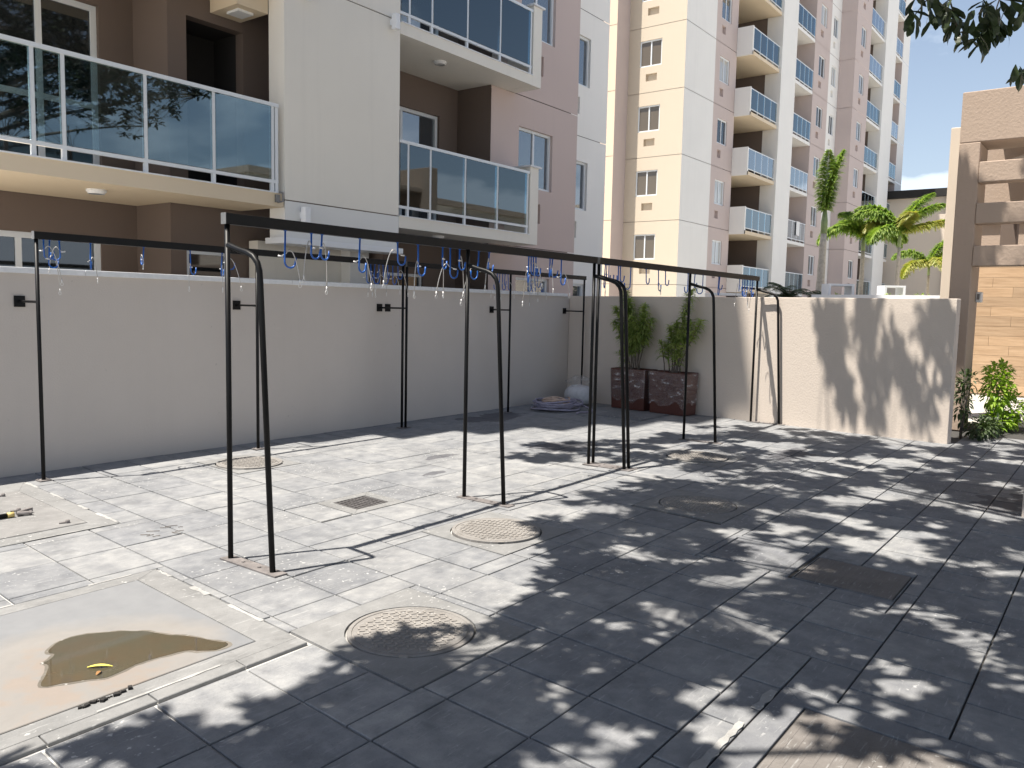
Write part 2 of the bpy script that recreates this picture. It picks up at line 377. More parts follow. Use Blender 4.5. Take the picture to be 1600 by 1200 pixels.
for c in cells:
    x, y = uv((c[0]+c[1])/2, (c[2]+c[3])/2)
    if x > 14.1 or (y > 1.8 and x > wallx(y)+.1) or x < -2.5: continue
    pr = proj((x, y, 0)); s = 0
    if pr and -60 < pr[0] < 1660 and pr[1] < 1290:
        s = (c[1]-c[0])*(c[3]-c[2])/pr[2]**3
    scored.append((s, c))
scored.sort(key=lambda t: -t[0])
GAP = .0044
mesh_cache = {}
far = MB()
for i, (s, c) in enumerate(scored):
    u0, u1, v0, v1 = c
    cu, cv = (u0+u1)/2, (v0+v1)/2; cx, cy = uv(cu, cv); hw, hh = (u1-u0)/2-GAP*1.5, (v1-v0)/2-GAP
    poly = [(-hw-SK*hh, -hh), (hw-SK*hh, -hh), (hw+SK*hh, hh), (-hw+SK*hh, hh)]
    dz = random.uniform(-.0022, .0022)
    if s > 0 and i < 298:
        key = (round(hw, 3), round(hh, 3))
        if key not in mesh_cache:
            mb = MB(); mb.prism(poly, -.03, 0, .0025); mesh_cache[key] = mb.mesh('paving_tile', M['tile'])
        o = link('paving_tile', mesh_cache[key], paving, (cx, cy, dz))
        o.rotation_euler = (random.gauss(0, .0022), random.gauss(0, .0022), random.gauss(0, .0015))
    else:
        far.prism([(cx+a, cy+b_) for a, b_ in poly], -.03, dz*.6, .0025)
far.build('paving_tiles_far', M['tilefar'], paving, kind='stuff')

def uvrect(z): return [uv(z[0], z[2]), uv(z[1], z[2]), uv(z[1], z[3]), uv(z[0], z[3])]
def frame_prism(mb, outer, inner, z0, z1):
    for i in range(4):
        j = (i+1) % 4
        mb.prism([outer[i], outer[j], inner[j], inner[i]], z0, z1, .002)
def shrink(z, d): return (z[0]+d, z[1]-d, z[2]+d, z[3]-d)
# --- silted inspection cover with puddle
coverA = thing('inspection_cover', 'large square concrete inspection cover with a muddy puddle on it, lower left', 'inspection cover', (*uv(1.2, 3.8), 0), 'square inspection covers in the paving')
cx0, cy0 = coverA.location[:2]
def local(poly, o): return [(p[0]-o.location[0], p[1]-o.location[1]) for p in poly]
zin = (-.9, 2.432, 3.20, 4.44)
mb = MB(); frame_prism(mb, local(uvrect((ZA[0], ZA[1]-.01, ZA[2]+.09, ZA[3]-.01)), coverA), local(uvrect(zin), coverA), -.03, .002)
mb.build('frame', M['concrete'], coverA)
mb = MB(); mb.prism(local(uvrect(shrink(zin, .007)), coverA), -.03, .004, .003); mb.build('slab', M['silt'], coverA)
us = [-.9, -.3, .35, 1.0, 1.42, 1.84, 2.25, 2.59]
for a, b_ in zip(us, us[1:]):
    mb = MB(); mb.prism(local(uvrect((a+.003, b_-.003, 3.004, 3.084)), coverA), -.03, .0045+random.uniform(-.001, .002), .003)
    mb.build('kerb_strip', M['concrete'], coverA)
M['mortar'] = paving_mat('pale_mortar', (.30, .295, .285), (.44, .435, .42), rnd=False, wet=False)
def smear(pts, w, parent=None, name='mortar_line', seed=1):
    rnd = random.Random(seed); a = []; b_ = []
    for i in range(len(pts)-1):
        p, q = Vector(pts[i]), Vector(pts[i+1]); n = max(2, int((q-p).length/.035)); d = (q-p).normalized(); nn = Vector((-d.y, d.x))
        for k in range(n):
            c_ = p.lerp(q, k/n); ww = w*(.35+.9*abs(noise.noise(Vector((c_.x*9, c_.y*9, seed)))*1.6)+rnd.random()*.3)
            a.append(c_+nn*ww*.5); b_.append(c_-nn*ww*rnd.uniform(.35, .65))
    mb = MB()
    for i in range(len(a)-1):
        if noise.noise(Vector((a[i].x*5, a[i].y*5, seed+.5))) < -.12: continue
        mb.prism([tuple(b_[i]), tuple(b_[i+1]), tuple(a[i+1]), tuple(a[i])], .0024, .0046)
    return mb.build(name, M['mortar'], parent)
smear(local([uv(2.585, 4.5), uv(2.585, 3.35)], coverA), .028, coverA, seed=2)
smear(local([uv(1.2, 4.55), uv(2.585, 4.55)], coverA), .016, coverA, seed=3)
smear(local([uv(2.18, 3.10), uv(1.6, 3.10)], coverA), .02, coverA, seed=4)
pud = [(1.64, 3.84), (1.7, 3.885), (1.79, 3.885), (1.88, 3.83), (1.96, 3.765), (2.02, 3.68), (2.06, 3.57), (2.12, 3.47), (2.15, 3.36), (2.18, 3.29), (2.165, 3.255), (2.1, 3.25), (2.06, 3.29), (2.01, 3.35), (1.9, 3.375), (1.81, 3.385), (1.76, 3.375), (1.67, 3.355), (1.63, 3.37), (1.57, 3.41), (1.46, 3.46), (1.45, 3.5), (1.5, 3.57), (1.55, 3.66), (1.545, 3.7), (1.585, 3.72), (1.62, 3.76), (1.61, 3.8)]
dense = []
for i in range(len(pud)):
    a, b_, c_, d_ = [Vector(pud[(i+k-1) % len(pud)]) for k in range(4)]
    for t in (0, .33, .66):
        q = .5*((2*b_) + (c_-a)*t + (2*a-5*b_+4*c_-d_)*t*t + (3*b_-a-3*c_+d_)*t**3)
        n_ = noise.noise(Vector((q.x*40, q.y*40, 3)))*.006
        dense.append((q.x+n_, q.y+n_))
dense.reverse() if sum(dense[i-1][0]*dense[i][1]-dense[i][0]*dense[i-1][1] for i in range(len(dense))) < 0 else None
mb = MB(); mb.prism(dense, .003, .0062)
pud_o = tag(mb.build('puddle', M['water']), 'shallow muddy brown puddle lying on the large square cover', 'puddle')
M['damp'] = paving_mat('damp_silt', (.125, .112, .092), (.19, .172, .147), rnd=False, wet=False)
rim = []
for i, q in enumerate(dense):
    a, c_ = Vector(dense[i-3]), Vector(dense[(i+3) % len(dense)]); d = (c_-a).normalized(); o_ = Vector((d.y, -d.x))
    rim.append(tuple(Vector(q)+o_*(.007+.012*(noise.noise(Vector((q[0]*14, q[1]*14, 1)))+.6))))
mb = MB(); mb.prism(rim, .003, .0049); mb.build('damp_edge', M['damp'], pud_o)
def flat_leaf(name, label, mat, x, y, z, ln, w, rz, curl):
    mb = MB(); n = 6
    pts = []
    for i in range(n+1):
        t = i/n; wd = w*math.sin(math.pi*min(1, t*.92+.06))**.8
        zz = curl*math.sin(t*math.pi)
        pts.append(((t-.5)*ln, wd/2, zz+abs(wd)*.35)); pts.append(((t-.5)*ln, 0, zz)); pts.append(((t-.5)*ln, -wd/2, zz+abs(wd)*.35))
    mb.v = pts
    for i in range(n):
        for j in (0, 1): a = i*3+j; mb.f.append((a, a+1, a+4, a+3))
    o = mb.build(name, mat); o.location = (x, y, z); o.rotation_euler = (0, 0, rz); return tag(o, label, 'leaf')
flat_leaf('fallen_leaf', 'bright yellow fallen leaf floating on the muddy puddle', M['leafy'], 1.68, 3.47, .0085, .105, .020, -.75, .003)
flat_leaf('fallen_leaf', 'small tan fallen leaf beside the yellow leaf in the puddle', M['leafb'], 1.648, 3.415, .0085, .04, .016, .6, .002)
# broken gap / debris at the cover joint
mb = MB()
for i in range(26):
    x = 1.45+random.random()*.22; y = 3.175+random.uniform(-.012, .012); s = random.uniform(.004, .011)
    mb.box(x-s, x+s, y-s*.7, y+s*.7, .002, .003+s, Matrix.Translation((x, y, 0)) @ Matrix.Rotation(random.random()*3, 4, 'Z') @ Matrix.Translation((-x, -y, 0)))
tag(mb.build('debris', M['dark']), 'dark crumbs of debris in the joint in front of the puddle cover', 'debris', kind='stuff')

# --- left inspection cover with bolts, hose
coverB = thing('inspection_cover', 'large square concrete inspection cover with lifting bolts at left edge by the wall', 'inspection cover', (*uv(1.8, 6.6), 0), 'square inspection covers in the paving')
zin = (-.9, 2.73, 5.87, 7.26)
mb = MB(); frame_prism(mb, local(uvrect((ZB[0], ZB[1]-.008, ZB[2]+.01, ZB[3]-.01)), coverB), local(uvrect(zin), coverB), -.03, .002); mb.build('frame', M['concrete'], coverB)
mb = MB(); mb.prism(local(uvrect(shrink(zin, .008)), coverB), -.03, .006, .003); mb.build('slab', M['concrete2'], coverB)
for (x, y) in ((2.68, 5.95), (2.60, 6.55), (2.72, 7.13)):
    mb = MB(); lx, ly = x-coverB.location[0], y-coverB.location[1]
    mb.lathe([(.016, .004), (.016, .022), (.011, .03), (.0, .031)], 8, (lx, ly, 0)); mb.tube([(lx-.05, ly+.02, .012), (lx, ly, .014)], .008, 6); mb.build('lifting_bolt', M['plate'], coverB)
hose = thing('water_pipe', 'black pipe with yellow and metal coupling lying on the left cover', 'pipe', (2.3, 6.4, 0))
mb = MB(); mb.tube([(-1.4, .06, .03), (-.6, .02, .028), (.0, .0, .026), (.16, -.005, .026)], .017, 8); mb.build('pipe', M['black'], hose, True)
mb = MB(); mb.tube([(.16, -.005, .027), (.205, -.007, .027)], .0195, 8); mb.build('yellow_coupling', M['yellow'], hose, True)
mb = MB(); mb.tube([(.225, -.008, .027), (.30, -.03, .024)], .014, 8); mb.tube([(.23, -.0, .028), (.30, .03, .03)], .015, 8); mb.tube([(.30, -.03, .024), (.315, -.034, .024)], .02, 6); mb.tube([(.29, .02, .03), (.345, .045, .03)], .02, 4); mb.build('coupling_end', M['plate'], hose)

smear(local([uv(2.88, 7.55), uv(2.88, 5.70)], coverB), .03, coverB, seed=5)
smear(local([uv(2.88, 5.70), uv(1.7, 5.70)], coverB), .014, coverB, seed=6)
tag(smear([(2.45, 1.105), (3.05, 1.105), (3.4, 1.10)], .05, None, 'mortar_smear', 7), 'white mortar smear along the edge of the bottom right cover', 'mortar', kind='stuff')
rnd = random.Random(3); mb = MB()
for i in range(9):
    x, y, a = 2.95+rnd.uniform(-.2, .25), 5.28+rnd.uniform(-.1, .1), rnd.uniform(-1.6, -.2); l_ = rnd.uniform(.02, .09)
    mb.tube([(x, y, .006), (x+math.cos(a)*l_*.5, y+math.sin(a)*l_*.5, .009), (x+math.cos(a+.3)*l_, y+math.sin(a+.3)*l_, .006)], .0025, 4)
tag(mb.build('dry_twigs', M['bark']), 'few tiny dry twigs on the sunlit paving between the left covers', 'twigs', kind='stuff')
# --- round manholes
def manhole(z, cx, cy, r, label, rot, raised):
    t = thing('manhole_cover', label, 'manhole cover', (cx, cy, 0), 'round manhole covers in the paving')
    n = 40
    poly = local(uvrect(shrink(z, .006)), t)
    # collar with a round hole: ring bridged to the square
    mb = MB(); ro = r+.012
    def sq(w):
        dx, dy = math.cos(w), math.sin(w); best = 9
        for i in range(4):
            a = Vector(poly[i]); e = Vector(poly[(i+1) % 4]) - a; den = dx*e.y-dy*e.x
            if abs(den) < 1e-9: continue
            tt = (a.x*e.y-a.y*e.x)/den; ss = (a.x*dy-a.y*dx)/den
            if tt > 0 and -.001 <= ss <= 1.001: best = min(best, tt)
        return (dx*best, dy*best)
    ang = sorted([2*math.pi*i/n for i in range(n)] + [math.atan2(p[1], p[0]) % (2*math.pi) for p in poly])
    b = 0
    for w in ang:
        q = sq(w); mb.v += [(ro*math.cos(w), ro*math.sin(w), -.03), (ro*math.cos(w), ro*math.sin(w), .002), (q[0], q[1], .002), (q[0], q[1], -.03)]
    k = len(ang)
    for i in range(k):
        j = (i+1) % k
        for e in range(3): mb.f.append((4*i+e, 4*i+e+1, 4*j+e+1, 4*j+e))
    mb.build('collar', M['concrete'], t)
    h = .004+raised
    mb = MB(); mb.lathe([(r, -.03), (r, h-.003), (r-.003, h), (r-.022, h), (r-.024, h-.004), (r-.03, h-.004), (r-.032, h)], 48)
    lid = mb.build('lid', M['iron'], t)
    mb = MB(); st = .033
    for i in range(-12, 13):
        for j in range(-12, 13):
            x, y = i*st+(st/2 if j % 2 else 0), j*st
            if math.hypot(x, y) > r-.052: continue
            a = R(45 if (i+j) % 2 else -45)
            Mx = Matrix.Rotation(rot, 4, 'Z') @ Matrix.Translation((x, y, 0)) @ Matrix.Rotation(a, 4, 'Z')
            mb.box(-.0135, .0135, -.0045, .0045, h-.001, h+.0045, Mx)
    mb.build('tread_pattern', M['ironrib'], lid, kind='stuff')
    mb = MB(); w = rot+3.6; c_, s_ = math.cos(w), math.sin(w)
    mb.box(r-.01, r+.014, -.02, .02, h-.003, h+.003, Matrix.Rotation(w, 4, 'Z')); mb.build('pull_tab', M['ironrib'], lid)
    return t
manhole(ZM[0], 2.85, 2.735, .312, 'round cast iron manhole cover nearest the camera, half in leaf shadow', .2, .0)
manhole(ZM[1], 4.55, 3.535, .318, 'round cast iron manhole cover in full sun beside the middle rack leg', .3, .012)
manhole(ZM[2], 6.31, 2.78, .31, 'round cast iron manhole cover within the tree shadow, right of the middle', .1, .0)
manhole(ZM[3], 4.88, 6.92, .315, 'round cast iron manhole cover behind the nearest rack posts, close to the long wall', .4, .010)
manhole(ZM[4], 8.38, 3.72, .325, 'farthest round cast iron manhole cover, beside the far rack legs', .6, .012)
# --- square drain grate
dr = thing('drain_grate', 'small square black iron drain grate in the sunlit paving', 'drain', (4.50, 4.89, 0))
zi = (4.345, 4.695, 4.735, 5.045)
mb = MB(); frame_prism(mb, local(uvrect(shrink(ZD, .006)), dr), local(uvrect(zi), dr), -.03, .002); mb.build('collar', M['concrete'], dr)
pl_ = local(uvrect(shrink(zi, .004)), dr)
mb = MB(); mb.prism(pl_, -.03, -.012); mb.build('sump', M['dark'], dr)
def lerp(a, b_, t): return (a[0]+(b_[0]-a[0])*t, a[1]+(b_[1]-a[1])*t)
for i in range(9):
    t0 = (i+.12)/9; t1 = (i+.52)/9
    mb = MB(); mb.prism([lerp(pl_[0], pl_[1], t0), lerp(pl_[0], pl_[1], t1), lerp(pl_[3], pl_[2], t1), lerp(pl_[3], pl_[2], t0)], -.02, .004, .002); mb.build('bar', M['grate'], dr)
for i in range(5):
    t0 = (i+.2)/5; t1 = (i+.45)/5
    mb = MB(); mb.prism([lerp(pl_[0], pl_[3], t0), lerp(pl_[1], pl_[2], t0), lerp(pl_[1], pl_[2], t1), lerp(pl_[0], pl_[3], t1)], -.02, .001, .002); mb.build('cross_bar', M['grate'], dr)
# --- rectangular covers
def rect_cover(z, fr, label, mat, fmat, dz=.004, name='hatch_cover', ribs=0):
    t = thing(name, label, 'hatch', (*uv((z[0]+z[1])/2, (z[2]+z[3])/2), 0), 'rectangular hatch covers in the paving')
    zi = shrink(z, fr)
    mb = MB(); frame_prism(mb, local(uvrect(shrink(z, .006)), t), local(uvrect(zi), t), -.03, .001); mb.build('frame', fmat, t)
    pl2 = local(uvrect(shrink(zi, .008)), t)
    mb = MB(); mb.prism(pl2, -.03, dz, .003); mb.build('slab', mat, t)
    if ribs:
        mb = MB()
        for i in range(ribs):
            a = (i+.2+random.uniform(-.1, .1))/ribs; e = a+random.uniform(.18, .4)/ribs; s0 = random.uniform(.02, .1); s1 = 1-random.uniform(.02, .12)
            P0, P1 = lerp(pl2[0], pl2[3], a), lerp(pl2[1], pl2[2], a); Q0, Q1 = lerp(pl2[0], pl2[3], e), lerp(pl2[1], pl2[2], e)
            mb.prism([lerp(P0, P1, s0), lerp(P0, P1, s1), lerp(Q0, Q1, s1), lerp(Q0, Q1, s0)], dz-.002, dz+.0014, .001)
        mb.build('brush_ridges', mat, t, kind='stuff')
    return t
M['boardy'] = paving_mat('brushed_brown_concrete', (.155, .142, .132), (.225, .208, .195), rnd=False, wet=False)
M['darkslab'] = paving_mat('dark_slab', (.16, .165, .18), (.24, .245, .25), rnd=False, wet=False)
rect_cover(ZS, .012, 'small rough brownish rectangular hatch cover in the shade at right', M['boardy'], M['darkslab'], ribs=14)
rect_cover(ZH, .05, 'small smooth dark slab hatch cover next to the rough brownish one', M['darkslab'], M['darkslab'], -.004)
rect_cover(ZC, .13, 'large brushed concrete hatch cover with broad frame in the bottom right corner', M['boardy'], M['darkslab'], -.003, ribs=34)
rect_cover(ZP, .02, 'dark rectangular hatch cover in front of the brown planters', M['darkslab'], M['darkslab'], .01)

# ------------------------------------------------------------------ courtyard walls
lw = thing('courtyard_wall', 'long smooth beige courtyard wall with white coping behind the rack', 'wall', (4, 7.95, 0))
mb = MB(); mb.box(-9, 8.35, 0, .17, -.06, 1.815); mb.build('wall_body', M['wall'], lw)
xs = [-5, -2.6, -.2, 2.2, 4.6, 7.0, 8.12]
for a, b_ in zip(xs, xs[1:]):
    mb = MB(); mb.box(a+.002, b_-.002, -.028, .20, 1.815, 1.868); bevel(mb.build('coping_stone', M['coping'], lw), .004)
rw = thing('courtyard_wall', 'shorter rough rendered courtyard wall with leaf shadows at right', 'wall', (11.5, 1.75, 0))
rw.rotation_euler = (0, 0, math.atan2(12.2-11.5, 7.95-1.75)*-1)
LN = math.hypot(.7, 6.2)
mb = MB(); mb.box(0, .16, 0, LN-.005, -.06, 1.83); bevel(mb.build('wall_body', M['walltex'], rw), .008)
# low wall end at right edge
kb = MB(); kb.box(7.69, 9.2, -1.6, .6, -.05, .66)
bw = kb.build('planter_wall', M['walltex']); bevel(bw, .02, 3); tag(bw, 'low rendered wall end at the right edge of the paving', 'low wall')

# ------------------------------------------------------------------ bike racks
def frame_parts(t, x, front, z1, yb):
    """one frame of a rack at local x; posts at local y 0, leg toward -y"""
    mb = MB(); mb.tube([(x, 0, 0), (x, 0, z1)], .0165, 12); mb.build('post', M['black'], t, True)
    if front:
        pts = [(x, -.01, 1.94), (x, -.05, 1.928), (x, -.12, 1.908), (x, -.20, 1.89), (x, -.255, 1.868), (x, -.295, 1.83), (x, -.315, 1.78), (x, -.322, 1.70), (x, -.42, .0)]
        mb = MB(); mb.tube(pts, .0175, 12); mb.build('leg', M['black'], t, True)
        mb = MB(); mb.box(x-.045, x+.045, -.50, .05, .002, .010)
        mb.lathe([(.012, .009), (.012, .016), (.0, .017)], 6, (x, -.13, 0)); mb.lathe([(.012, .009), (.012, .016), (.0, .017)], 6, (x, -.29, 0)); mb.build('base_plate', M['plate'], t)
    else:
        mb = MB(); mb.box(x-.05, x+.05, -.05, .05, .002, .010)
        for sx in (-.035, .035): mb.lathe([(.008, .009), (.008, .016), (.0, .017)], 6, (x+sx, .03, 0))
        mb.build('base_plate', M['plate'], t)
def rack(xs, y, zt, label, front, br=()):
    t = thing('bike_rack', label, 'bike rack', (xs[0], y, 0), 'black bike hanging racks')
    x0, x1 = 0, xs[-1]-xs[0]
    mb = MB(); mb.box(x0-.022, x1+.022, -.024, .024, zt-.066, zt); bevel(mb.build('beam', M['black'], t), .004)
    for e in (x0-.0255, x1+.0225):
        mb = MB(); mb.box(e, e+.003, -.025, .025, zt-.067, zt+.001); mb.build('end_cap', M['steelcap'], t)
    for x in xs: frame_parts(t, x-xs[0], front, zt-.066, y)
    if not front:
        for x, bx in br:
            a = MB(); a.tube([(x-xs[0], 0, 1.565), (bx-xs[0], .41, 1.565)], .011, 8); arm = a.build('wall_arm', M['black'], t)
            a = MB(); a.box(bx-xs[0]-.045, bx-xs[0]+.045, .405, .4185, 1.515, 1.615); a.build('wall_plate', M['black'], arm)
    return t
rack([2.945, 5.19, 7.172], 4.38, 2.13, 'free standing black bike rack with bent front legs, nearest the camera', True)
rack([7.262, 9.43, 11.70], 4.38, 2.13, 'free standing black bike rack with bent front legs, ending at the right hand wall', True)
rack([3.20, 5.42, 7.635], 7.53, 2.165, 'black bike rack braced to the long wall at left, behind the near rack', False, ((3.20, 3.22), (5.42, 5.45), (7.635, 7.62)))
rack([7.705, 9.93, 12.02], 7.53, 2.165, 'black bike rack braced to the long wall near its far corner', False, ((7.705, 7.77), (9.93, 10.0), (12.02, 12.05)))

# ------------------------------------------------------------------ hooks
def hook_mesh(L_, r=.042, w=.0062):
    pts = [(0, 0, 0), (0, 0, -L_+r)]
    for i in range(1, 10):
        a = math.pi*i/9; pts.append((r-r*math.cos(a), 0, -L_+r-r*math.sin(a)))
    pts.append((2*r+.004, 0, -L_+r+.03))
    mb = MB(); mb.tube(pts, w, 8); mb.lathe([(w*1.9, -.0), (w*1.9, -.006), (.001, -.0065)], 8); return mb.mesh('hook_rod', M['blue'], True)
HM = {'s': hook_mesh(.168, .036), 'l': hook_mesh(.238, .038)}
def cable_mesh(kind, L_):
    rnd = random.Random(kind*7+3); z0 = -L_+.075
    if kind % 4 == 3:      # closed ring
        pts = [(.03+.035*math.cos(a), .012*math.sin(a), z0-.03+.05*math.sin(a)) for a in [2*math.pi*i/14 for i in range(15)]]; tail = pts[-4]
    else:
        rx = (.085, .12, -.10)[kind % 3]; dp = (.16, .26, .20)[kind % 3]; hy = .05*(1 if kind % 2 else -1)
        pts = [(-.02 if rx > 0 else .03, -hy*.4, z0-.005)]
        for i in range(1, 13):
            t = i/12; pts.append((rx*math.sin(t*1.5)*(.5+.5*t), hy*t, z0+.055*math.sin(t*math.pi)*(1-t*.3)-dp*max(0, t-.25)**1.6/.63))
        tail = pts[-1]
    mb = MB(); mb.tube(pts, .0033, 6); a = mb.mesh('lock_cable', M['cable'], True)
    mb = MB(); p0 = Vector(pts[0]); mb.tube([p0+Vector((-.016, 0, .002)), p0+Vector((.018, 0, 0))], .0055, 6)
    f0 = mb.mesh('cable_ferrule', M['ferrule'], True); mb = MB(); q = Vector(tail); mb.tube([q+Vector((0, 0, .012)), q+Vector((0, 0, -.016))], .0055, 6)
    mb.tube([q+Vector((.011*math.sin(w), 0, -.028+.013*math.cos(w))) for w in [2*math.pi*i/8 for i in range(9)]], .0022, 5)
    return a, f0, mb.mesh('cable_loop', M['ferrule'], True)
CM = {(k, kd): cable_mesh(k, {'s': .168, 'l': .238}[kd]) for k in range(6) for kd in 'sl'}
ORD = ['first', 'second', 'third', 'fourth', 'fifth', 'sixth', 'seventh', 'eighth', 'ninth', 'tenth', 'eleventh', 'twelfth', 'thirteenth', 'fourteenth', 'fifteenth', 'sixteenth', 'seventeenth', 'eighteenth', 'nineteenth', 'twentieth']
def hooks(lst, y, zb, where, grp):
    lst = sorted(lst)
    for i, (x, kd, rz, cb) in enumerate(lst):
        lab = f"{'long' if kd == 'l' else 'short'} blue J hook, {ORD[i]} from the left on {where}"
        t = thing('bike_hook', lab, 'bike hook', (x, y, zb), grp, R(rz))
        t.rotation_euler = (R(random.uniform(-3, 3)), R(random.uniform(-4, 4)), R(rz))
        link('hook_rod', HM[kd], t)
        if cb is not None:
            a, f, lp = CM[(cb, kd)]; ob = link('lock_cable', a, t); link('cable_ferrule', f, ob); link('cable_loop', lp, ob)
    return
f1 = [(3.37, 'l', -10, 0), (3.58, 's', 0, 2), (3.67, 's', 5, 1), (4.01, 'l', 10, 0), (4.38, 's', -5, 5), (4.60, 'l', 0, 2), (4.88, 's', 15, 1), (4.97, 'l', -10, 5), (5.085, 's', 0, 1), (5.33, 'l', 175, 4), (5.47, 's', 5, 2), (6.04, 'l', 30, 1), (6.075, 's', -20, 0), (6.11, 's', 10, None), (6.15, 's', 0, 2), (6.38, 's', 30, 2), (6.42, 's', -20, None), (6.57, 'l', 0, 0)]
f2 = [(7.39, 'l', 20, None), (7.42, 's', 0, 2), (7.46, 's', -15, None), (7.66, 's', 40, None), (7.70, 's', -5, None), (7.93, 'l', 80, None), (8.28, 's', 0, None), (8.58, 'l', 5, 3), (8.76, 's', -5, None), (9.37, 'l', 175, None), (9.57, 's', 0, None), (9.81, 'l', 90, None), (10.31, 'l', 10, None), (10.34, 's', -10, None), (11.03, 's', 20, 1), (11.13, 'l', 0, 0), (11.22, 's', 170, None), (11.32, 'l', 160, 2), (11.42, 's', 0, None), (11.52, 'l', 5, 1)]
b1 = [(3.26, 's', -20, 4), (3.31, 'l', 0, 1), (3.39, 's', 170, 0), (3.66, 'l', 60, 0), (4.16, 's', 75, 3), (4.64, 'l', 20, 2), (5.00, 'l', 40, 2), (5.05, 's', -30, 4), (7.00, 'l', 0, 0), (7.07, 's', 20, 1), (7.14, 'l', -15, 2), (7.21, 's', 60, 0), (7.28, 'l', 0, 5), (7.36, 's', 30, 1), (7.45, 'l', 10, 0), (7.54, 's', 0, 4)]
b2 = [(9.60, 'l', 180, 0), (9.66, 's', 170, 1), (9.73, 'l', 0, 2), (9.79, 's', 20, None), (9.86, 'l', 10, 0), (10.38, 'l', 0, 1), (10.46, 's', 20, 0), (10.55, 'l', 170, 2), (10.64, 's', 0, 1), (10.72, 'l', 10, 0)]
hooks(f1, 4.38, 2.066, 'the nearest rack', 'blue hooks on the nearest front rack')
hooks(f2, 4.38, 2.066, 'the front rack at right', 'blue hooks on the far front rack')
hooks(b1, 7.53, 2.101, 'the left wall rack', 'blue hooks on the left wall rack')
hooks(b2, 7.53, 2.101, 'the far wall rack', 'blue hooks on the far wall rack')

# ------------------------------------------------------------------ planters, hose coil, sack
TILT = math.atan2(.7, 6.2)
def strap(mb, base, d, ln, w, droop):
    d = Vector(d).normalized(); s = d.cross(Vector((0, 0, 1)))
    s = s.normalized() if s.length > .05 else Vector((1, 0, 0))
    b = len(mb.v); p = Vector(base)
    for i, wd in enumerate((.45, 1, .75, .05)):
        q = p + d*ln*i/3 + Vector((0, 0, -droop*(i/3)**2*ln)); nrm = s.cross(d)*wd*w*.25
        mb.v += [tuple(q - s*w*wd/2 + nrm), tuple(q), tuple(q + s*w*wd/2 + nrm)]
    for i in range(3):
        for j in (0, 1): a = b+i*3+j; mb.f.append((a, a+1, a+4, a+3))
def planter(cx, cy, label, plabel, stems, seed):
    rnd = random.Random(seed); t = thing('planter_box', label, 'planter', (cx, cy, 0), 'brown planters by the wall', -TILT)
    def tap(zz): return .165+.02*zz/.66, .315+.02*zz/.66
    mb = MB(); n0 = tap(0); n1 = tap(.66)
    o = [(-n0[0], -n0[1], .01), (n0[0], -n0[1], .01), (n0[0], n0[1], .01), (-n0[0], n0[1], .01)]; p = [(-n1[0], -n1[1], .66), (n1[0], -n1[1], .66), (n1[0], n1[1], .66), (-n1[0], n1[1], .66)]
    q = [(x*.9, y*.95, .66) for x, y, z in p]; r = [(x*.88, y*.94, .60) for x, y, z in p]
    mb.v = o+p+q+r
    for k in range(3):
        for i in range(4): mb.f.append((4*k+i, 4*k+(i+1) % 4, 4*k+4+(i+1) % 4, 4*k+4+i))
    bevel(mb.build('planter_body', M['planter'], t), .012, 3)
    mb = MB(); mb.quad(*[(x*.98, y*.98, .605) for x, y, z in r]); mb.build('soil', M['soil'], t)
    # stretch film wrapped round the body
    mb = MB(); ring = []
    nseg = 18
    for j in range(9):
        zz = .16+.49*j/8; a, b_ = tap(zz); row = []
        for i in range(4):
            c0 = [(-a, -b_), (a, -b_), (a, b_), (-a, b_)][i]; c1 = [(-a, -b_), (a, -b_), (a, b_), (-a, b_)][(i+1) % 4]
            for k in range(nseg):
                f = k/nseg; x, y = c0[0]+(c1[0]-c0[0])*f, c0[1]+(c1[1]-c0[1])*f
                d = .007+.009*abs(noise.noise(Vector((x*6+seed, y*6, zz*9))))
                row.append((x*(1+d/.2), y*(1+d/.45), zz+.03*noise.noise(Vector((x*4, y*4+seed, j*.3)))+(1-j/8)**2*.13*noise.noise(Vector((x*7+seed, y*7, 1.7)))))
        ring.append(row)
    W = len(ring[0]); mb.v = [p_ for r_ in ring for p_ in r_]
    for j in range(8):
        for i in range(W): mb.f.append((j*W+i, j*W+(i+1) % W, (j+1)*W+(i+1) % W, (j+1)*W+i))
    mb.build('plastic_wrap', M['film'], t, True)
    pl_ = thing('pot_plant', plabel, 'plant', (cx, cy, .605), 'plants in the brown planters', -TILT)
    sm = MB(); lf = MB()
    for (y0, y1, h0, h1, x1, dens) in stems:
        pts = [Vector((rnd.uniform(-.06, .06), y0, -.02))]
        for i in range(1, 7):
            f = i/6; pts.append(Vector((x1*f**1.5+rnd.uniform(-.008, .008), y0+(y1-y0)*f**1.4, h1*f)))
        sm.tube(pts, [.011-.001*i for i in range(7)], 6)
        ncl = int((h1-h0)/.011*dens)
        for i in range(ncl):
            z = h0+(h1-h0)*(i+rnd.random())/ncl; f = max(0, z/h1); k = min(5, int(f*6)); b_ = pts[k].lerp(pts[k+1], f*6-k) if k < 6 else pts[6]
            for _ in range(5):
                a = rnd.uniform(0, 6.283); e = rnd.uniform(.1, .9)+.5*(z-h0)/(h1-h0)
                strap(lf, b_, (math.cos(a), math.sin(a), e), rnd.uniform(.12, .20), rnd.uniform(.020, .032), rnd.uniform(.35, .9))
    sm.build('stems', M['bark'], pl_); lf.build('foliage', M['plantleaf'], pl_, kind='stuff')
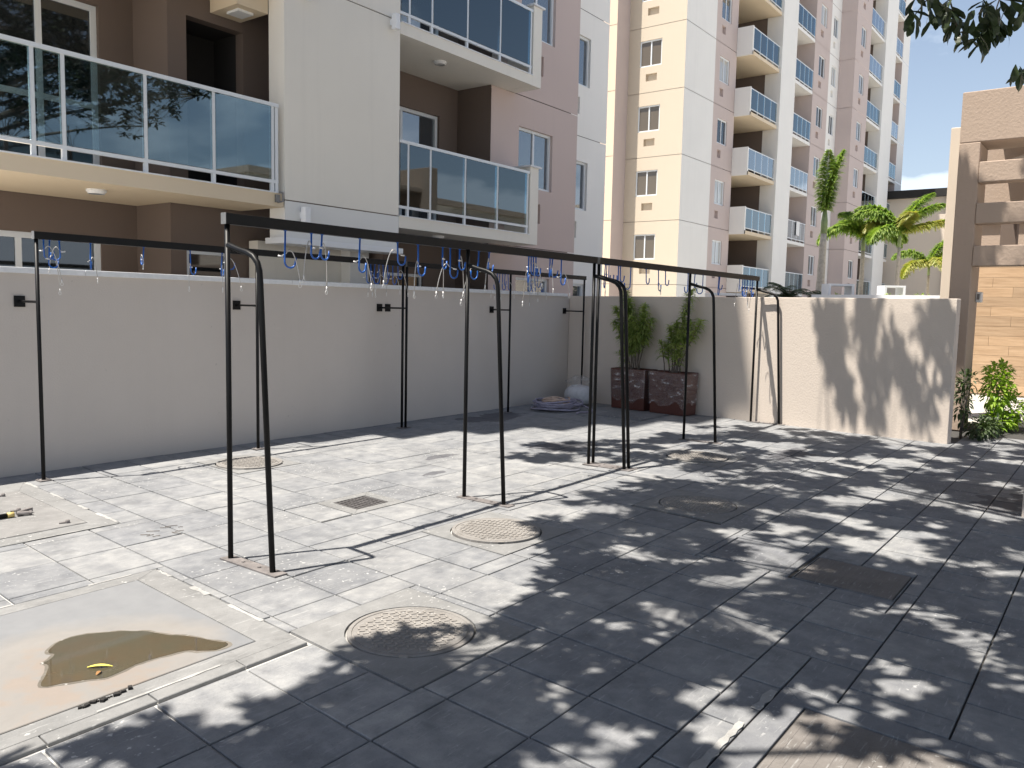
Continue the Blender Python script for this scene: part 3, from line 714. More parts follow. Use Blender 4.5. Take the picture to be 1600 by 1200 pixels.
# stems: y0, y1 (along wall, + = left), leaf start, top, lean out, density
planter(11.81, 6.40, 'brown plastic wrapped planter box nearer the corner', 'dense bushy strap leaf plant in the left brown planter',
        [(.05, .22, .55, 1.32, -.02, 1.0), (.0, .08, .35, 1.15, -.08, .9), (-.05, -.16, .4, 1.08, .0, 1.0), (-.08, -.34, .45, .85, -.06, .9), (.04, -.04, .3, .88, -.18, .9), (.08, .32, .3, 1.02, -.10, .9), (-.02, -.16, .3, .8, -.2, .8), (.1, .28, .12, .3, -.05, .5), (.06, .30, .5, .8, -.16, .8), (-.06, -.28, .5, .95, -.14, .8)], 5)
planter(11.70, 5.645, 'brown plastic wrapped planter box at right, farther from the corner', 'sparse leaning strap leaf plant in the right brown planter',
        [(.0, -.28, .25, 1.32, -.02, .85), (.0, -.05, .45, .80, -.05, 1.1), (-.05, -.30, .5, .82, -.06, 1.1), (-.08, -.48, .5, .86, -.04, .9), (.16, .24, .25, .52, -.02, .6), (.08, .1, .3, .5, -.04, .6), (-.03, -.2, .15, .5, -.1, .6), (.02, .1, .4, .75, .02, .9)], 9)
coil = thing('hose_coil', 'loose coil of mauve and peach garden hose on the ground by the corner', 'hose', (10.75, 7.2, 0))
for mat, n, r0, r1, z0, sd in (('hosea', 10, .44, .24, .018, 1), ('hoseb', 8, .28, .10, .05, 2)):
    rnd = random.Random(sd); pts = []
    for i in range(n*16):
        w = 2*math.pi*i/16; f = i/(n*16); r = r0+(r1-r0)*((f*2.6) % 1)+.02*math.sin(w*.37+sd)
        pts.append((r*math.cos(w)+.03*math.sin(i*.21), r*math.sin(w)*.85+.03*math.cos(i*.17), z0+.12*f+.014*math.sin(i*.9)+.014))
    if sd == 1: pts += [(.3, -.5, .02), (.1, -.6, .018), (-.1, -.5, .018), (-.25, -.55, .018)]
    mb = MB(); mb.tube(pts, .0135, 7); mb.build('mauve_hose' if sd == 1 else 'peach_hose', M[mat], coil, True)
sack = thing('sack', 'white sack with loose clear plastic bag on top, between hose and planters', 'sack', (11.55, 7.28, 0))
mb = MB(); n, k = 18, 10
for j in range(k):
    f = j/(k-1); ph = f*math.pi*.93+.1
    for i in range(n):
        w = 2*math.pi*i/n; r = .23*math.sin(ph)**.6*(1+.10*noise.noise(Vector((math.cos(w)*2, math.sin(w)*2, f*3))))
        mb.v.append((r*math.cos(w), r*math.sin(w)*1.05, .165-.17*math.cos(ph)+.01))
for j in range(k-1):
    for i in range(n): mb.f.append((j*n+i, j*n+(i+1) % n, (j+1)*n+(i+1) % n, (j+1)*n+i))
mb.f.append(tuple((k-1)*n+i for i in range(n)))
M['sack'] = plain('woven_sack', (.50, .50, .52), .6, 0, .08); mb.build('sack_body', M['sack'], sack, True)
mb = MB(); n = 20
for j in range(8):
    f = j/7
    for i in range(n):
        w = 2*math.pi*i/n; r = (.10+.10*math.sin(f*3.0)-.02*f)*(1+.45*noise.noise(Vector((math.cos(w)*3, math.sin(w)*3, f*4+7))))
        mb.v.append((r*math.cos(w), r*math.sin(w), .30+.20*f+.04*noise.noise(Vector((w, f*5, 2)))))
for j in range(7):
    for i in range(n): mb.f.append((j*n+i, j*n+(i+1) % n, (j+1)*n+(i+1) % n, (j+1)*n+i))
mb.build('plastic_bag', M['film'], sack)

# ------------------------------------------------------------------ façade kit
def facade(mb, org, rz, W, z0, z1, holes, depth=.12, back=False):
    """front face in local x (0..W), z; local +y goes into the wall; holes (x0,x1,za,zb)"""
    Mx = Matrix.Translation(org) @ Matrix.Rotation(rz, 4, 'Z')
    xs = sorted({0, W, *[h[0] for h in holes], *[h[1] for h in holes]}); zs = sorted({z0, z1, *[h[2] for h in holes], *[h[3] for h in holes]})
    P = lambda x, y, z: Mx @ Vector((x, y, z))
    for a, b_ in zip(xs, xs[1:]):
        for c_, d_ in zip(zs, zs[1:]):
            if any(h[0] <= a and b_ <= h[1] and h[2] <= c_ and d_ <= h[3] for h in holes): continue
            mb.quad(P(a, 0, c_), P(b_, 0, c_), P(b_, 0, d_), P(a, 0, d_))
    for (a, b_, c_, d_) in holes:
        mb.quad(P(a, 0, c_), P(a, depth, c_), P(b_, depth, c_), P(b_, 0, c_)); mb.quad(P(a, 0, d_), P(b_, 0, d_), P(b_, depth, d_), P(a, depth, d_))
        mb.quad(P(a, 0, c_), P(a, 0, d_), P(a, depth, d_), P(a, depth, c_)); mb.quad(P(b_, 0, c_), P(b_, depth, c_), P(b_, depth, d_), P(b_, 0, d_))
        if back: mb.quad(P(a, depth, c_), P(b_, depth, c_), P(b_, depth, d_), P(a, depth, d_))
WC = {}
def window(parent, org, rz, w, h, dep=.09, panes=2, mat='pane', fw_=.05, transom=None, name='window', rail=None):
    key = (round(w, 2), round(h, 2), panes, mat, fw_, transom)
    if key not in WC:
        f = MB(); d = .06
        f.box(0, w, 0, d, 0, fw_); f.box(0, w, 0, d, h-fw_, h); f.box(0, fw_, 0, d, fw_, h-fw_); f.box(w-fw_, w, 0, d, fw_, h-fw_)
        pw = (w-fw_)/panes
        for i in range(1, panes): f.box(i*pw+.002, i*pw+fw_-.002, .005, d-.005, fw_, h-fw_)
        if transom: f.box(fw_, w-fw_, .012, d-.012, transom, transom+fw_)
        g = MB(); y = .025; g.quad((fw_, 0, fw_), (pw, 0, fw_), (pw, 0, h-fw_), (fw_, 0, h-fw_))
        WC[key] = (f.mesh(name+'_frame', M['alu']), g.mesh('pane', M[mat]), pw)
    fm, gm, pw = WC[key]
    Mx = Matrix.Translation(org) @ Matrix.Rotation(rz, 4, 'Z')
    o = link(name, fm, parent); o.location = Mx @ Vector((0, dep, 0)) - Vector(parent.location); o.rotation_euler = (0, 0, rz)
    for i in range(panes):
        q = link('pane', gm, o); q.location = (i*pw, .03+.008*(i % 2), 0)
    return o
RC = {}
def railing(parent, x0, x1, y, z, posts, mat='glass', h=1.12, off=.13, pw=.045, name='balcony_railing', end=True):
    """railing along X at y; z floor; posts list of x"""
    f = MB(); X0 = posts[0]
    f.box(x0, x1, y-.03, y+.03, z+h-.045, z+h); f.box(x0, x1, y-.02, y+.02, z+off-.02, z+off+.02)
    for p in posts: f.box(p-pw/2, p+pw/2, y-.018, y+.018, z, z+h-.045)
    P = Vector(parent.location); f.v = [(a-P.x, b_-P.y, c_-P.z) for a, b_, c_ in f.v]
    o = f.build(name, M['alu'], parent)
    ed = sorted({x0, x1, *posts}); ed = [ed[0]]+[e for a, e in zip(ed, ed[1:]) if e-a > .08]
    for a, b_ in zip(ed, ed[1:]):
        g = MB(); yy = y-.02
        g.box(a+.024-P.x, b_-.024-P.x, yy-.004-P.y, yy+.004-P.y, z+off+.025-P.z, z+h-.05-P.z); g.build('glass_panel', M[mat], o)
    return o

# ------------------------------------------------------------------ near apartment building
nb = thing('apartment_building', 'near apartment block with glass balconies and pale column behind the wall', 'apartment building', (9, 11, 0))
OFF = Vector(nb.location)
def part(name, mb, mat, parent=nb):
    o = OFF if parent is nb else Vector((0, 0, 0))
    mb.v = [(a-o.x, b_-o.y, c_-o.z) for a, b_, c_ in mb.v]; return mb.build(name, M[mat], parent)
H = 2.85; TOP = 25.8
NF = 9
XL = 3.2
# column fin with joints
mb = MB(); zs = [2.46] + [2.95+H*k for k in range(8)] + [TOP]
for a, b_ in zip(zs, zs[1:]):
    m2_ = MB(); m2_.box(6.92, 9.02, 9.0, 9.32, a+.008, b_-.008); part('column_panel', m2_, 'palebase' if a < 2.5 else 'pale')
m2_ = MB(); m2_.box(6.94, 9.0, 9.02, 9.30, 2.5, TOP-.01); part('column_core', m2_, 'taupe')
m2_ = MB(); m2_.box(6.86, 9.06, 8.94, 9.34, 2.385, 2.462); part('drip_strip', m2_, 'white')
# left bay
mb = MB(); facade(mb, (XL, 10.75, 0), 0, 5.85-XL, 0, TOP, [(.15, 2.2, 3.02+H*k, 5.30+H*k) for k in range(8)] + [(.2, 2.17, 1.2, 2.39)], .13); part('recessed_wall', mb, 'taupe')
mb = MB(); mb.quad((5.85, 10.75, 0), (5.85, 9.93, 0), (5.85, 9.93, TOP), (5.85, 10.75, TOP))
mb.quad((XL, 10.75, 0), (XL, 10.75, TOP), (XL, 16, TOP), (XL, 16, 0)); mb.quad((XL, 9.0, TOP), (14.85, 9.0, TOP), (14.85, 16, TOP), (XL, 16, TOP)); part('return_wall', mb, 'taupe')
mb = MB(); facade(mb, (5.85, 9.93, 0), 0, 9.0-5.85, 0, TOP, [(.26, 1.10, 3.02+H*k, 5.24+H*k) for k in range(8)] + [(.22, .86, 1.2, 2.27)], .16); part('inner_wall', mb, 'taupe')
for k in range(2):
    window(nb, (XL+.15, 10.75, 3.02+H*k), 0, 2.05, 2.28, .06, 3, 'pane', .07, 1.0, 'balcony_door')
    m2_ = MB(); m2_.quad((6.11, 10.6, 3.0+H*k), (7.0, 10.6, 3.0+H*k), (7.0, 10.6, 5.4+H*k), (6.11, 10.6, 5.4+H*k)); m2_.quad((6.11, 10.09, 3.02+H*k), (6.11, 10.6, 3.02+H*k), (6.11, 10.6, 5.24+H*k), (6.11, 10.09, 5.24+H*k)); m2_.quad((6.95, 10.09, 3.02+H*k), (6.95, 10.6, 3.02+H*k), (6.95, 10.6, 5.4+H*k), (6.95, 10.09, 5.4+H*k)); m2_.quad((6.11, 10.09, 5.24+H*k), (6.95, 10.09, 5.24+H*k), (6.95, 10.6, 5.24+H*k), (6.11, 10.6, 5.24+H*k)); part('doorway', m2_, 'dark')
window(nb, (XL+.2, 10.75, 1.2), 0, 1.97, 1.19, .03, 2, 'pane', .07)
window(nb, (6.07, 9.93, 1.2), 0, .64, 1.07, .03, 1, 'pane', .05)
for k in range(8):
    m2_ = MB(); m2_.box(XL, 6.90, 9.0, 10.74, 2.85+H*k, 3.02+H*k); part('balcony_slab', m2_, 'soffit')
    m2_ = MB(); m2_.box(XL-.02, 6.88, 8.985, 9.06, 3.02+H*k, 3.036+H*k); part('slab_edge_stone', m2_, 'coping')
    if k < 2:
        railing(nb, XL, 6.83, 9.03, 3.036+H*k, [XL+.05, 3.84, 4.14, 5.03, 5.89, 6.74, 6.805])
        m2_ = MB(); m2_.lathe([(.085, 0), (.11, .03), (.11, .05)], 20, (4.75, 9.6, 2.80+H*k)); part('ceiling_light', m2_, 'white')
m2_ = MB(); m2_.box(6.45, 6.91, 9.32, 9.92, 5.36, 5.69); part('ceiling_beam', m2_, 'soffit')
m2_ = MB(); m2_.box(6.55, 6.78, 9.45, 9.7, 5.33, 5.36); part('ceiling_light', m2_, 'white')
m2_ = MB(); m2_.tube([(6.80, 8.96, 3.03), (6.86, 8.96, 3.03), (6.86, 8.96, 2.92), (6.78, 8.96, 2.90)], .014, 6); m2_.box(6.76, 6.82, 8.97, 9.0, 2.9, 3.0); part('drain_spout', m2_, 'steelcap')
# wall lights on the column
for x, z in ((7.19, 2.66), (8.84, 5.62), (7.25, 5.56)):
    a = MB(); a.box(x-.045, x+.045, 8.86, 8.955, z, z+.22); o = part('wall_light', a, 'white'); bevel(o, .006)
    a = MB(); a.box(x-.03, x+.03, 8.955, 9.0, z+.07, z+.15); a.v = [(p[0]-OFF.x, p[1]-OFF.y, p[2]) for p in a.v]; a.build('bracket', M['white'], o)
# right bay: recess
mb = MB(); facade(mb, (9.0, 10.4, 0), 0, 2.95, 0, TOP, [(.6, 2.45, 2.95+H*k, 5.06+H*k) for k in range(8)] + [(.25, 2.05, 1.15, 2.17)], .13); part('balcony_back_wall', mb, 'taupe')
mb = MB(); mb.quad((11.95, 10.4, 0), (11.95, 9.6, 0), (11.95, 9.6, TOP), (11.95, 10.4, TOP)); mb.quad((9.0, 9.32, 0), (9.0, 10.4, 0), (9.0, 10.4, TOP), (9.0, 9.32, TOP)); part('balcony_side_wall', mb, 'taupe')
for k in range(2): window(nb, (9.6, 10.4, 2.95+H*k), 0, 1.85, 2.11, .05, 2, 'paneb', .06, .95, 'balcony_door')
window(nb, (9.25, 10.4, 1.15), 0, 1.8, 1.02, .03, 2, 'pane', .05)
for k in range(8):
    z = 2.95+H*k
    m2_ = MB(); m2_.box(9.025, 12.40, 9.0, 10.39, z-.17, z); part('balcony_slab', m2_, 'pale' if k else 'pale')
    m2_ = MB(); m2_.box(9.03, 12.40, 8.985, 9.07, z, z+.016); part('slab_edge_stone', m2_, 'coping')
    m2_ = MB(); m2_.box(12.402, 12.66, 9.0, 9.588, z-.172, z+1.23); part('end_parapet', m2_, 'pale')
    m2_ = MB(); m2_.box(12.37, 12.72, 8.97, 9.587, z+1.232, z+1.262); part('parapet_cap', m2_, 'coping')
    if k < 2:
        railing(nb, 9.03, 12.38, 9.03, z+.016, [9.23, 9.73, 10.58, 11.45, 12.34], h=1.13)
        m2_ = MB(); m2_.lathe([(.085, 0), (.11, .03), (.11, .05)], 20, (10.4, 9.45, z-.22)); part('ceiling_light', m2_, 'white')
# pink wall
zs = [0, 2.78]+[2.78+H*(k+1) for k in range(8)]
for a, b_ in zip(zs, zs[1:]):
    h_ = []; n_ = []
    if a > 1: h_ = [(.86, 2.0, a+1.16, a+2.28)]; n_ = [(1.18, 1.62, a+.50, a+.88)]
    else: h_ = [(.85, 2.0, 1.15, 2.2)]
    mb = MB(); facade(mb, (11.95, 9.59, 0), 0, 2.9, a+.008, b_-.006, h_+n_, .14, True); part('pink_wall_panel', mb, 'pink')
mb = MB(); mb.box(11.97, 14.84, 9.75, 10.6, 0, TOP); part('wall_core', mb, 'taupe')
for k in range(-1, 3):
    a = 2.78+H*k
    window(nb, (11.95+.86, 9.59, a+1.16 if k >= 0 else 1.15), 0, 1.14, 1.12 if k >= 0 else 1.05, .06, 2, 'paneb', .05)
# white wall set back
zs = [0, 2.78]+[2.78+H*(k+1) for k in range(8)]
for a, b_ in zip(zs, zs[1:]):
    mb = MB(); facade(mb, (14.86, 10.62, 0), 0, 2.9, a+.008, b_-.006, [(.95, 2.08, a+1.16, a+2.28), (1.25, 1.66, a+.5, a+.88)] if a > 1 else [(.95, 2.08, 1.15, 2.2)], .14, True); part('pale_wall_panel', mb, 'palegrey')
mb = MB(); mb.box(14.87, 17.74, 10.78, 16, 0, TOP); part('wall_core', mb, 'taupe')
for k in range(-1, 4):
    a = 2.78+H*k; window(nb, (14.86+.95, 10.62, a+1.16 if k >= 0 else 1.15), 0, 1.13, 1.12 if k >= 0 else 1.05, .06, 2, 'paneb', .05)
m2_ = MB(); m2_.box(8.5, 8.88, 9.5, 9.9, 0, 2.45); part('ground_pillar', m2_, 'palebase')
m2_ = MB(); m2_.box(7.0, 8.5, 9.7, 9.9, 0, 2.45); part('ground_wall', m2_, 'pale')

# ------------------------------------------------------------------ far apartment tower
tw = thing('apartment_tower', 'tall pale and pink apartment tower with stacked glass balconies at right', 'apartment tower', (45, 17, 0))
OFF2 = Vector(tw.location)
def tpart(name, mb, mat):
    mb.v = [(a-OFF2.x, b_-OFF2.y, c_-OFF2.z) for a, b_, c_ in mb.v]; return mb.build(name, M[mat], tw)
fl = [-.07+H*k for k in range(11)]; TT = fl[-1]
def strip(name, org, rz, W, holes_fn, mat, dep=.14):
    for a, b_ in zip(fl, fl[1:]):
        mb = MB(); facade(mb, org, rz, W, a+.012, b_-.008, holes_fn(a), dep, True); tpart(name, mb, mat)
M['panecurtain'] = pane_mat('window_pane_curtain', (.42, .41, .38), .12)
M['linen'] = plain('white_linen', (.74, .74, .73), .9)
wr = random.Random(21)
def wins(org, rz, x, w, z, h, mat='paneb', panes=2):
    Mx = Matrix.Translation(org) @ Matrix.Rotation(rz, 4, 'Z')
    for a in fl[:-1]:
        window(tw, tuple(Mx @ Vector((x, 0, a+z))), rz, w, h, .05, panes, mat if mat != 'paneb' else wr.choice(['paneb', 'paneb', 'pane', 'panecurtain', 'pane']), .06)
R90 = R(-90)
# cream end face (faces -X): local x runs toward -Y
oc = (33.71, 19.1, 0)
strip('cream_wall_panel', oc, R90, 2.8, lambda a: [(.56, 1.66, a+1.14, a+2.28), (.9, 1.45, a+.50, a+.82)], 'cream')
wins(oc, R90, .56, 1.10, 1.14, 1.14, 'panebrown')
strip('peach_wall_panel', (32.6, 24, 0), R90, 4.9, lambda a: [], 'peach')
mb = MB(); mb.quad((32.6, 19.1, 0), (33.71, 19.1, 0), (33.71, 19.1, TT), (32.6, 19.1, TT)); tpart('step_wall', mb, 'tpink')
o1 = (33.71, 16.3, 0); strip('pale_wall_panel', o1, 0, 3.14, lambda a: [], 'tpale')
o2 = (36.85, 16.3, 0); strip('pink_wall_panel', o2, 0, 2.5, lambda a: [(.55, 1.70, a+1.12, a+2.28), (.62, 1.05, a+.45, a+.82)], 'tpink'); wins(o2, 0, .55, 1.15, 1.12, 1.16)
# recess behind balcony one
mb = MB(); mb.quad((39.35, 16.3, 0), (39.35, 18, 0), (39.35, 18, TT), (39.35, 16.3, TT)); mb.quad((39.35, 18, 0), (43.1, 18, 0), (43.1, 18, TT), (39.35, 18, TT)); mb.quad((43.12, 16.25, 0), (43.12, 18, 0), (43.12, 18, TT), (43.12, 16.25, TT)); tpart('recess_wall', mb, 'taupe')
mb = MB(); mb.box(43.1, 45.3, 15.4, 16.25, 0, TT); tpart('white_column', mb, 'tpale')
for a in fl[1:-1]:
    mb = MB(); mb.box(39.3, 43.08, 15.5, 17.99, a-.17, a); tpart('balcony_slab', mb, 'soffit')
    mb = MB(); mb.box(39.29, 39.42, 15.5, 16.29, a-.172, a+1.16); tpart('end_parapet', mb, 'tpale')
    mb = MB(); mb.box(41.1, 42.3, 17.94, 17.985, a, a+2.2); tpart('balcony_door', mb, 'dark')
    mb = MB(); mb.box(40.6, 41.0, 17.7, 17.985, a, a+2.65); tpart('pier', mb, 'tpale')
    k = fl.index(a)
    railing(tw, 39.42, 43.06, 15.53, a, [39.46, 40.35, 41.25, 42.15, 43.0], 'glassw' if k == 3 else 'glass', 1.12)
# balcony two
mb = MB(); mb.box(46.6, 47.15, 15.36, 15.375, fl[2]+.35, fl[2]+1.13); tpart('hung_towel', mb, 'linen')
mb = MB(); mb.quad((45.3, 17.5, 0), (48.3, 17.5, 0), (48.3, 17.5, TT), (45.3, 17.5, TT)); mb.quad((48.3, 17.5, 0), (48.3, 15.4, 0), (48.3, 15.4, TT), (48.3, 17.5, TT)); tpart('recess_wall', mb, 'tpink')
for a in fl[1:-1]:
    mb = MB(); mb.box(45.31, 48.29, 15.41, 17.49, a-.17, a); tpart('balcony_slab', mb, 'tpale')
    k = fl.index(a); railing(tw, 45.31, 48.28, 15.44, a, [45.35, 46.1, 46.85, 47.55, 48.24], 'glassw' if k in (2, 3) else 'glass', 1.12)
o3 = (48.3, 15.4, 0); strip('pink_wall_panel', o3, 0, 2.8, lambda a: [(.85, 2.0, a+1.12, a+2.28), (.9, 1.4, a+.45, a+.82)], 'tpink'); wins(o3, 0, .85, 1.15, 1.12, 1.16)
o4 = (51.1, 15.42, 0); strip('pale_wall_panel', o4, 0, 2.0, lambda a: [(.55, 1.5, a+1.12, a+2.28), (.6, 1.0, a+.45, a+.82)], 'tpale'); wins(o4, 0, .55, .95, 1.12, 1.16)
for a, b_ in zip(fl, fl[1:]):
    mb = MB(); facade(mb, (53.1, 15.41, 0), R90, .91, a+.012, b_-.008, []); tpart('pink_return_panel', mb, 'tpink')
o5 = (53.1, 14.5, 0); strip('pink_wall_panel', o5, 0, 3.3, lambda a: [(1.15, 2.25, a+1.12, a+2.28), (1.2, 1.7, a+.45, a+.82)], 'tpink'); wins(o5, 0, 1.15, 1.10, 1.12, 1.16)
mb = MB(); mb.quad((56.4, 14.5, 0), (56.4, 17, 0), (56.4, 17, TT), (56.4, 14.5, TT)); mb.quad((56.4, 17, 0), (65.1, 17, 0), (65.1, 17, TT), (56.4, 17, TT)); mb.quad((65.1, 17, 0), (65.1, 14.5, 0), (65.1, 14.5, TT), (65.1, 17, TT)); tpart('recess_wall', mb, 'tpink')
mb = MB(); mb.box(59.8, 62.7, 14.4, 15.2, 0, TT); tpart('white_column', mb, 'tpale')
mb = MB(); mb.quad((59.81, 15.2, 0), (59.81, 17, 0), (59.81, 17, TT), (59.81, 15.2, TT)); mb.quad((59.81, 16.98, 0), (59.81, 16.98, TT), (56.42, 16.98, TT), (56.42, 16.98, 0)); tpart('recess_wall', mb, 'taupe')
for a in fl[1:-1]:
    k = fl.index(a)
    mb = MB(); mb.box(56.42, 59.79, 14.5, 16.9, a-.17, a); tpart('balcony_slab', mb, 'tpale')
    mb = MB(); mb.box(57.6, 59.7, 16.95, 16.99, a, a+2.45); tpart('balcony_door', mb, 'dark')
    railing(tw, 56.42, 59.78, 14.53, a, [56.46, 57.3, 58.1, 58.95, 59.74], 'glassw' if k in (6, 7) else 'glass', 1.12)
    mb = MB(); mb.box(62.72, 65.08, 14.5, 16.9, a-.17, a); tpart('balcony_slab', mb, 'tpale')
    railing(tw, 62.72, 65.07, 14.53, a, [62.76, 63.5, 64.3, 65.03], 'glassw' if k in (5, 7) else 'glass', 1.12)
o6 = (65.1, 14.5, 0); strip('pale_wall_panel', o6, 0, 2.05, lambda a: [], 'tpale')
mb = MB(); mb.box(33.9, 38.9, 16.6, 30, -.05, TT-.02); mb.box(45.35, 53, 17.6, 30, -.05, TT-.02); mb.box(53, 67.1, 17.1, 30, -.05, TT-.02); mb.box(38.9, 45.35, 18.1, 30, -.05, TT-.02); tpart('tower_core', mb, 'tpink')

# ------------------------------------------------------------------ low garden wall and furniture behind, far house
gw = MB(); gw.box(20.3, 20.55, 2.9, 6.24, 0, 2.075); o = gw.build('garden_wall', M['white']); tag(o, 'low white topped garden wall seen beyond the rough wall', 'wall')
def white_frame(x, y, z, w, label):
    t = thing('white_bench', label, 'bench', (x, y, z), 'white outdoor furniture behind the walls', R(-55))
    mb = MB(); mb.box(-w/2, w/2, -.25, .25, .40, .45); mb.build('seat', M['white'], t)
    for s in (-1, 1):
        mb = MB(); mb.box(s*(w/2-.03)-.03, s*(w/2-.03)+.03, -.25, .25, 0, .40); mb.build('leg', M['white'], t)
white_frame(21.0, 5.83, 1.9, .62, 'white metal bench standing behind the wall left of the bushy palms')
white_frame(23.7, 5.2, 1.95, .55, 'white low seat beside the trunk of the middle palm')
white_frame(16.5, 6.85, 1.55, .75, 'white metal bench showing behind the far end of the rack')
deck = MB(); deck.box(15, 33, 2.6, 9.2, -.05, .0); structure(deck.build('garden_bed', M['sand']))
dk = MB(); dk.box(20.6, 33, 2.9, 9, 0, 1.9); o = dk.build('garden_deck', M['sand']); structure(o)
hs = thing('house', 'beige house with a dark flat roof beyond the palms', 'house', (68, 12, 0))
mb = MB(); mb.box(-4, 4, -3.2, 9, 0, 9.92); mb.build('wall', M['housebeige'], hs)
mb = MB(); mb.box(-4.3, -3.9, -3.3, -1.3, 0, 9.9); mb.build('grey_pier', M['grey'], hs)
mb = MB(); mb.box(-4.4, 4.4, -3.4, 9.4, 9.92, 10.45); mb.build('roof', M['dark'], hs)

# ------------------------------------------------------------------ gate portal at right
gp = thing('gate_portal', 'tan rendered gate portal with three horizontal beams at right', 'gatehouse', (13, 0, 0))
def gpart(name, mb, mat='portal'):
    mb.v = [(a-13, b_, c_) for a, b_, c_ in mb.v]; return bevel(mb.build(name, M[mat], gp), .012)
mb = MB(); mb.box(13, 13.72, 1.83, 2.09, 0, 4.0); gpart('pillar', mb)
mb = MB(); mb.box(13.002, 13.72, -2.6, 2.09, 4.002, 4.69); gpart('lintel', mb)
mb = MB(); mb.box(13, 13.72, -2.6, -1.8, 0, 4.0); gpart('pillar', mb)
for z0, z1 in ((3.45, 3.73), (2.89, 3.17), (2.31, 2.59)):
    mb = MB(); mb.box(12.99, 13.24, -1.8, 1.828, z0, z1); gpart('beam', mb)
mb = MB(); mb.box(14.5, 14.85, 2.10, 2.46, 0, 4.53); o = gpart('rear_post', mb, 'housebeige')
mb = MB(); mb.box(13.72, 14.5, 2.12, 2.2, 3.9, 4.4); gpart('tie_beam', mb, 'housebeige')
mb = MB(); mb.box(13.52, 13.70, 1.755, 1.828, 1.82, 1.97); gpart('intercom', mb, 'white')
mb = MB(); mb.box(13.515, 13.519, 1.775, 1.81, 1.86, 1.94); gpart('intercom_screen', mb, 'steelcap')
mb = MB(); mb.box(16.9, 17.2, -2.6, 2.35, 3.48, 5.4); gpart('rear_beam', mb)
mb = MB(); mb.box(16.9, 17.2, 1.72, 1.97, 2.6, 3.478); gpart('rear_pier', mb, 'taupe')
mb = MB(); mb.box(-.9, 1.2, -.05, .05, -.07, .07, Matrix.Translation((15.3, 1.55, 4.08)) @ Matrix.Rotation(R(35), 4, 'Z')); gpart('cross_beam', mb, 'housebeige')
mb = MB(); mb.box(13.725, 16.88, -2.6, 2.05, 4.72, 4.85); gpart('roof_slab', mb)
wd = thing('wooden_gate', 'warm wood plank wall at the far side of the gate portal', 'gate', (19.5, .5, 0))
mb = MB(); mb.box(.03, .25, -4, 2.2, 0, 3.52); mb.build('backing', M['portal'], wd)
for j in range(15):
    z = .03+j*.2; y = -1.6+(j % 3)*.37-.6
    while y < 2.2:
        y1 = min(y+1.1, 2.2); mb = MB(); mb.box(0, .03, max(y, -2.2)+.002, y1-.002, z+.002, z+.198); mb.build('plank', M['wood'], wd); y = y1
mb = MB(); mb.box(-.05, .3, -4, 2.3, 3.52, 3.8); bevel(mb.build('lintel', M['portal'], wd), .01)
mb = MB(); mb.box(-.6, .3, -.2, .1, 3.8, 4.7); mb.box(-2.5, -.2, 1.2, 1.42, 4.0, 4.25); bevel(mb.build('upper_beam', M['housebeige'], wd), .01)
h2 = thing('house', 'cream house with a tall narrow window seen between the portal beams', 'house', (27, 3.2, 0))
mb = MB(); facade(mb, (0, 1.1, 0), R90, 1.65, 0, 5.6, [(.65, .95, 3.55, 4.35)], .15, False); mb.box(.3, 5, -.55, 1.1, 0, 5.6); mb.build('wall', M['cream'], h2)
window(h2, (27, 3.65, 3.55), R90, .3, .8, .06, 1, 'paneb', .05)

# neighbour house behind the camera (seen only in the glass)
n2 = thing('house', 'beige flat roofed house across the street, mirrored in the balcony glass', 'house', (34, -16, 0))
mb = MB(); facade(mb, (-14, 3, 0), R(180), -0.001, 0, .01, []); mb = MB(); mb.box(-12, 16, -4, 3, 0, 7.2); mb.build('wall', M['housebeige'], n2)
mb = MB(); mb.box(-12.2, 16.2, -4.2, 3.2, 7.2, 7.5); mb.build('parapet', M['portal'], n2)
for i in range(6):
    mb = MB(); mb.box(-10+4*i, -8.6+4*i, 3.0, 3.05, 3.6, 5.0); mb.build('window', M['pane'], n2)

# ------------------------------------------------------------------ bushes at the wall end
def leaf_ball(mb, rnd, c, rx, ry, rz, n, ln, w):
    for _ in range(n):
        while True:
            q = Vector((rnd.uniform(-1, 1), rnd.uniform(-1, 1), rnd.uniform(-1, 1)))
            if .35 < q.length < 1: break
        p = Vector(c)+Vector((q.x*rx, q.y*ry, q.z*rz))
        if p.z < .02: p.z = .02+rnd.random()*.1
        d = (q+Vector((rnd.uniform(-.6, .6), rnd.uniform(-.6, .6), rnd.uniform(-.5, .5)))).normalized()
        strap(mb, p, d, ln*rnd.uniform(.7, 1.2), w*rnd.uniform(.8, 1.2), rnd.uniform(.1, .6))
def bush(x, y, blobs, mat, label, seed, ln=.075, w=.04):
    rnd = random.Random(seed); t = thing('bush', label, 'bush', (x, y, 0), 'bushes at the gate portal')
    st = MB(); lf = MB()
    for (dx, dy, dz, rx, ry, rz, n) in blobs:
        leaf_ball(lf, rnd, (dx, dy, dz), rx, ry, rz, n, ln, w)
        for _ in range(3): st.tube([(dx*.2, dy*.2, -.02), (dx*.7+rnd.uniform(-.05, .05), dy*.7, dz*.6), (dx+rnd.uniform(-rx, rx)*.5, dy+rnd.uniform(-ry, ry)*.5, dz)], [.012, .008, .004], 5)
    st.build('stems', M['bark'], t); lf.build('foliage', M[mat], t, kind='stuff')
bush(13.55, 1.46, [(0, 0, .62, .34, .22, .34, 420), (.15, -.12, .3, .42, .24, .28, 420), (.3, .05, .78, .28, .2, .2, 220), (-.1, -.05, .15, .35, .22, .15, 220)], 'bushleaf', 'bright green leafy bush beside the portal pillar', 3)
bush(12.25, 1.72, [(0, 0, .55, .14, .10, .36, 110), (.05, -.05, .75, .16, .12, .15, 60)], 'bushdark', 'dark thin shrub in the shade between wall end and portal', 4, .09, .035)
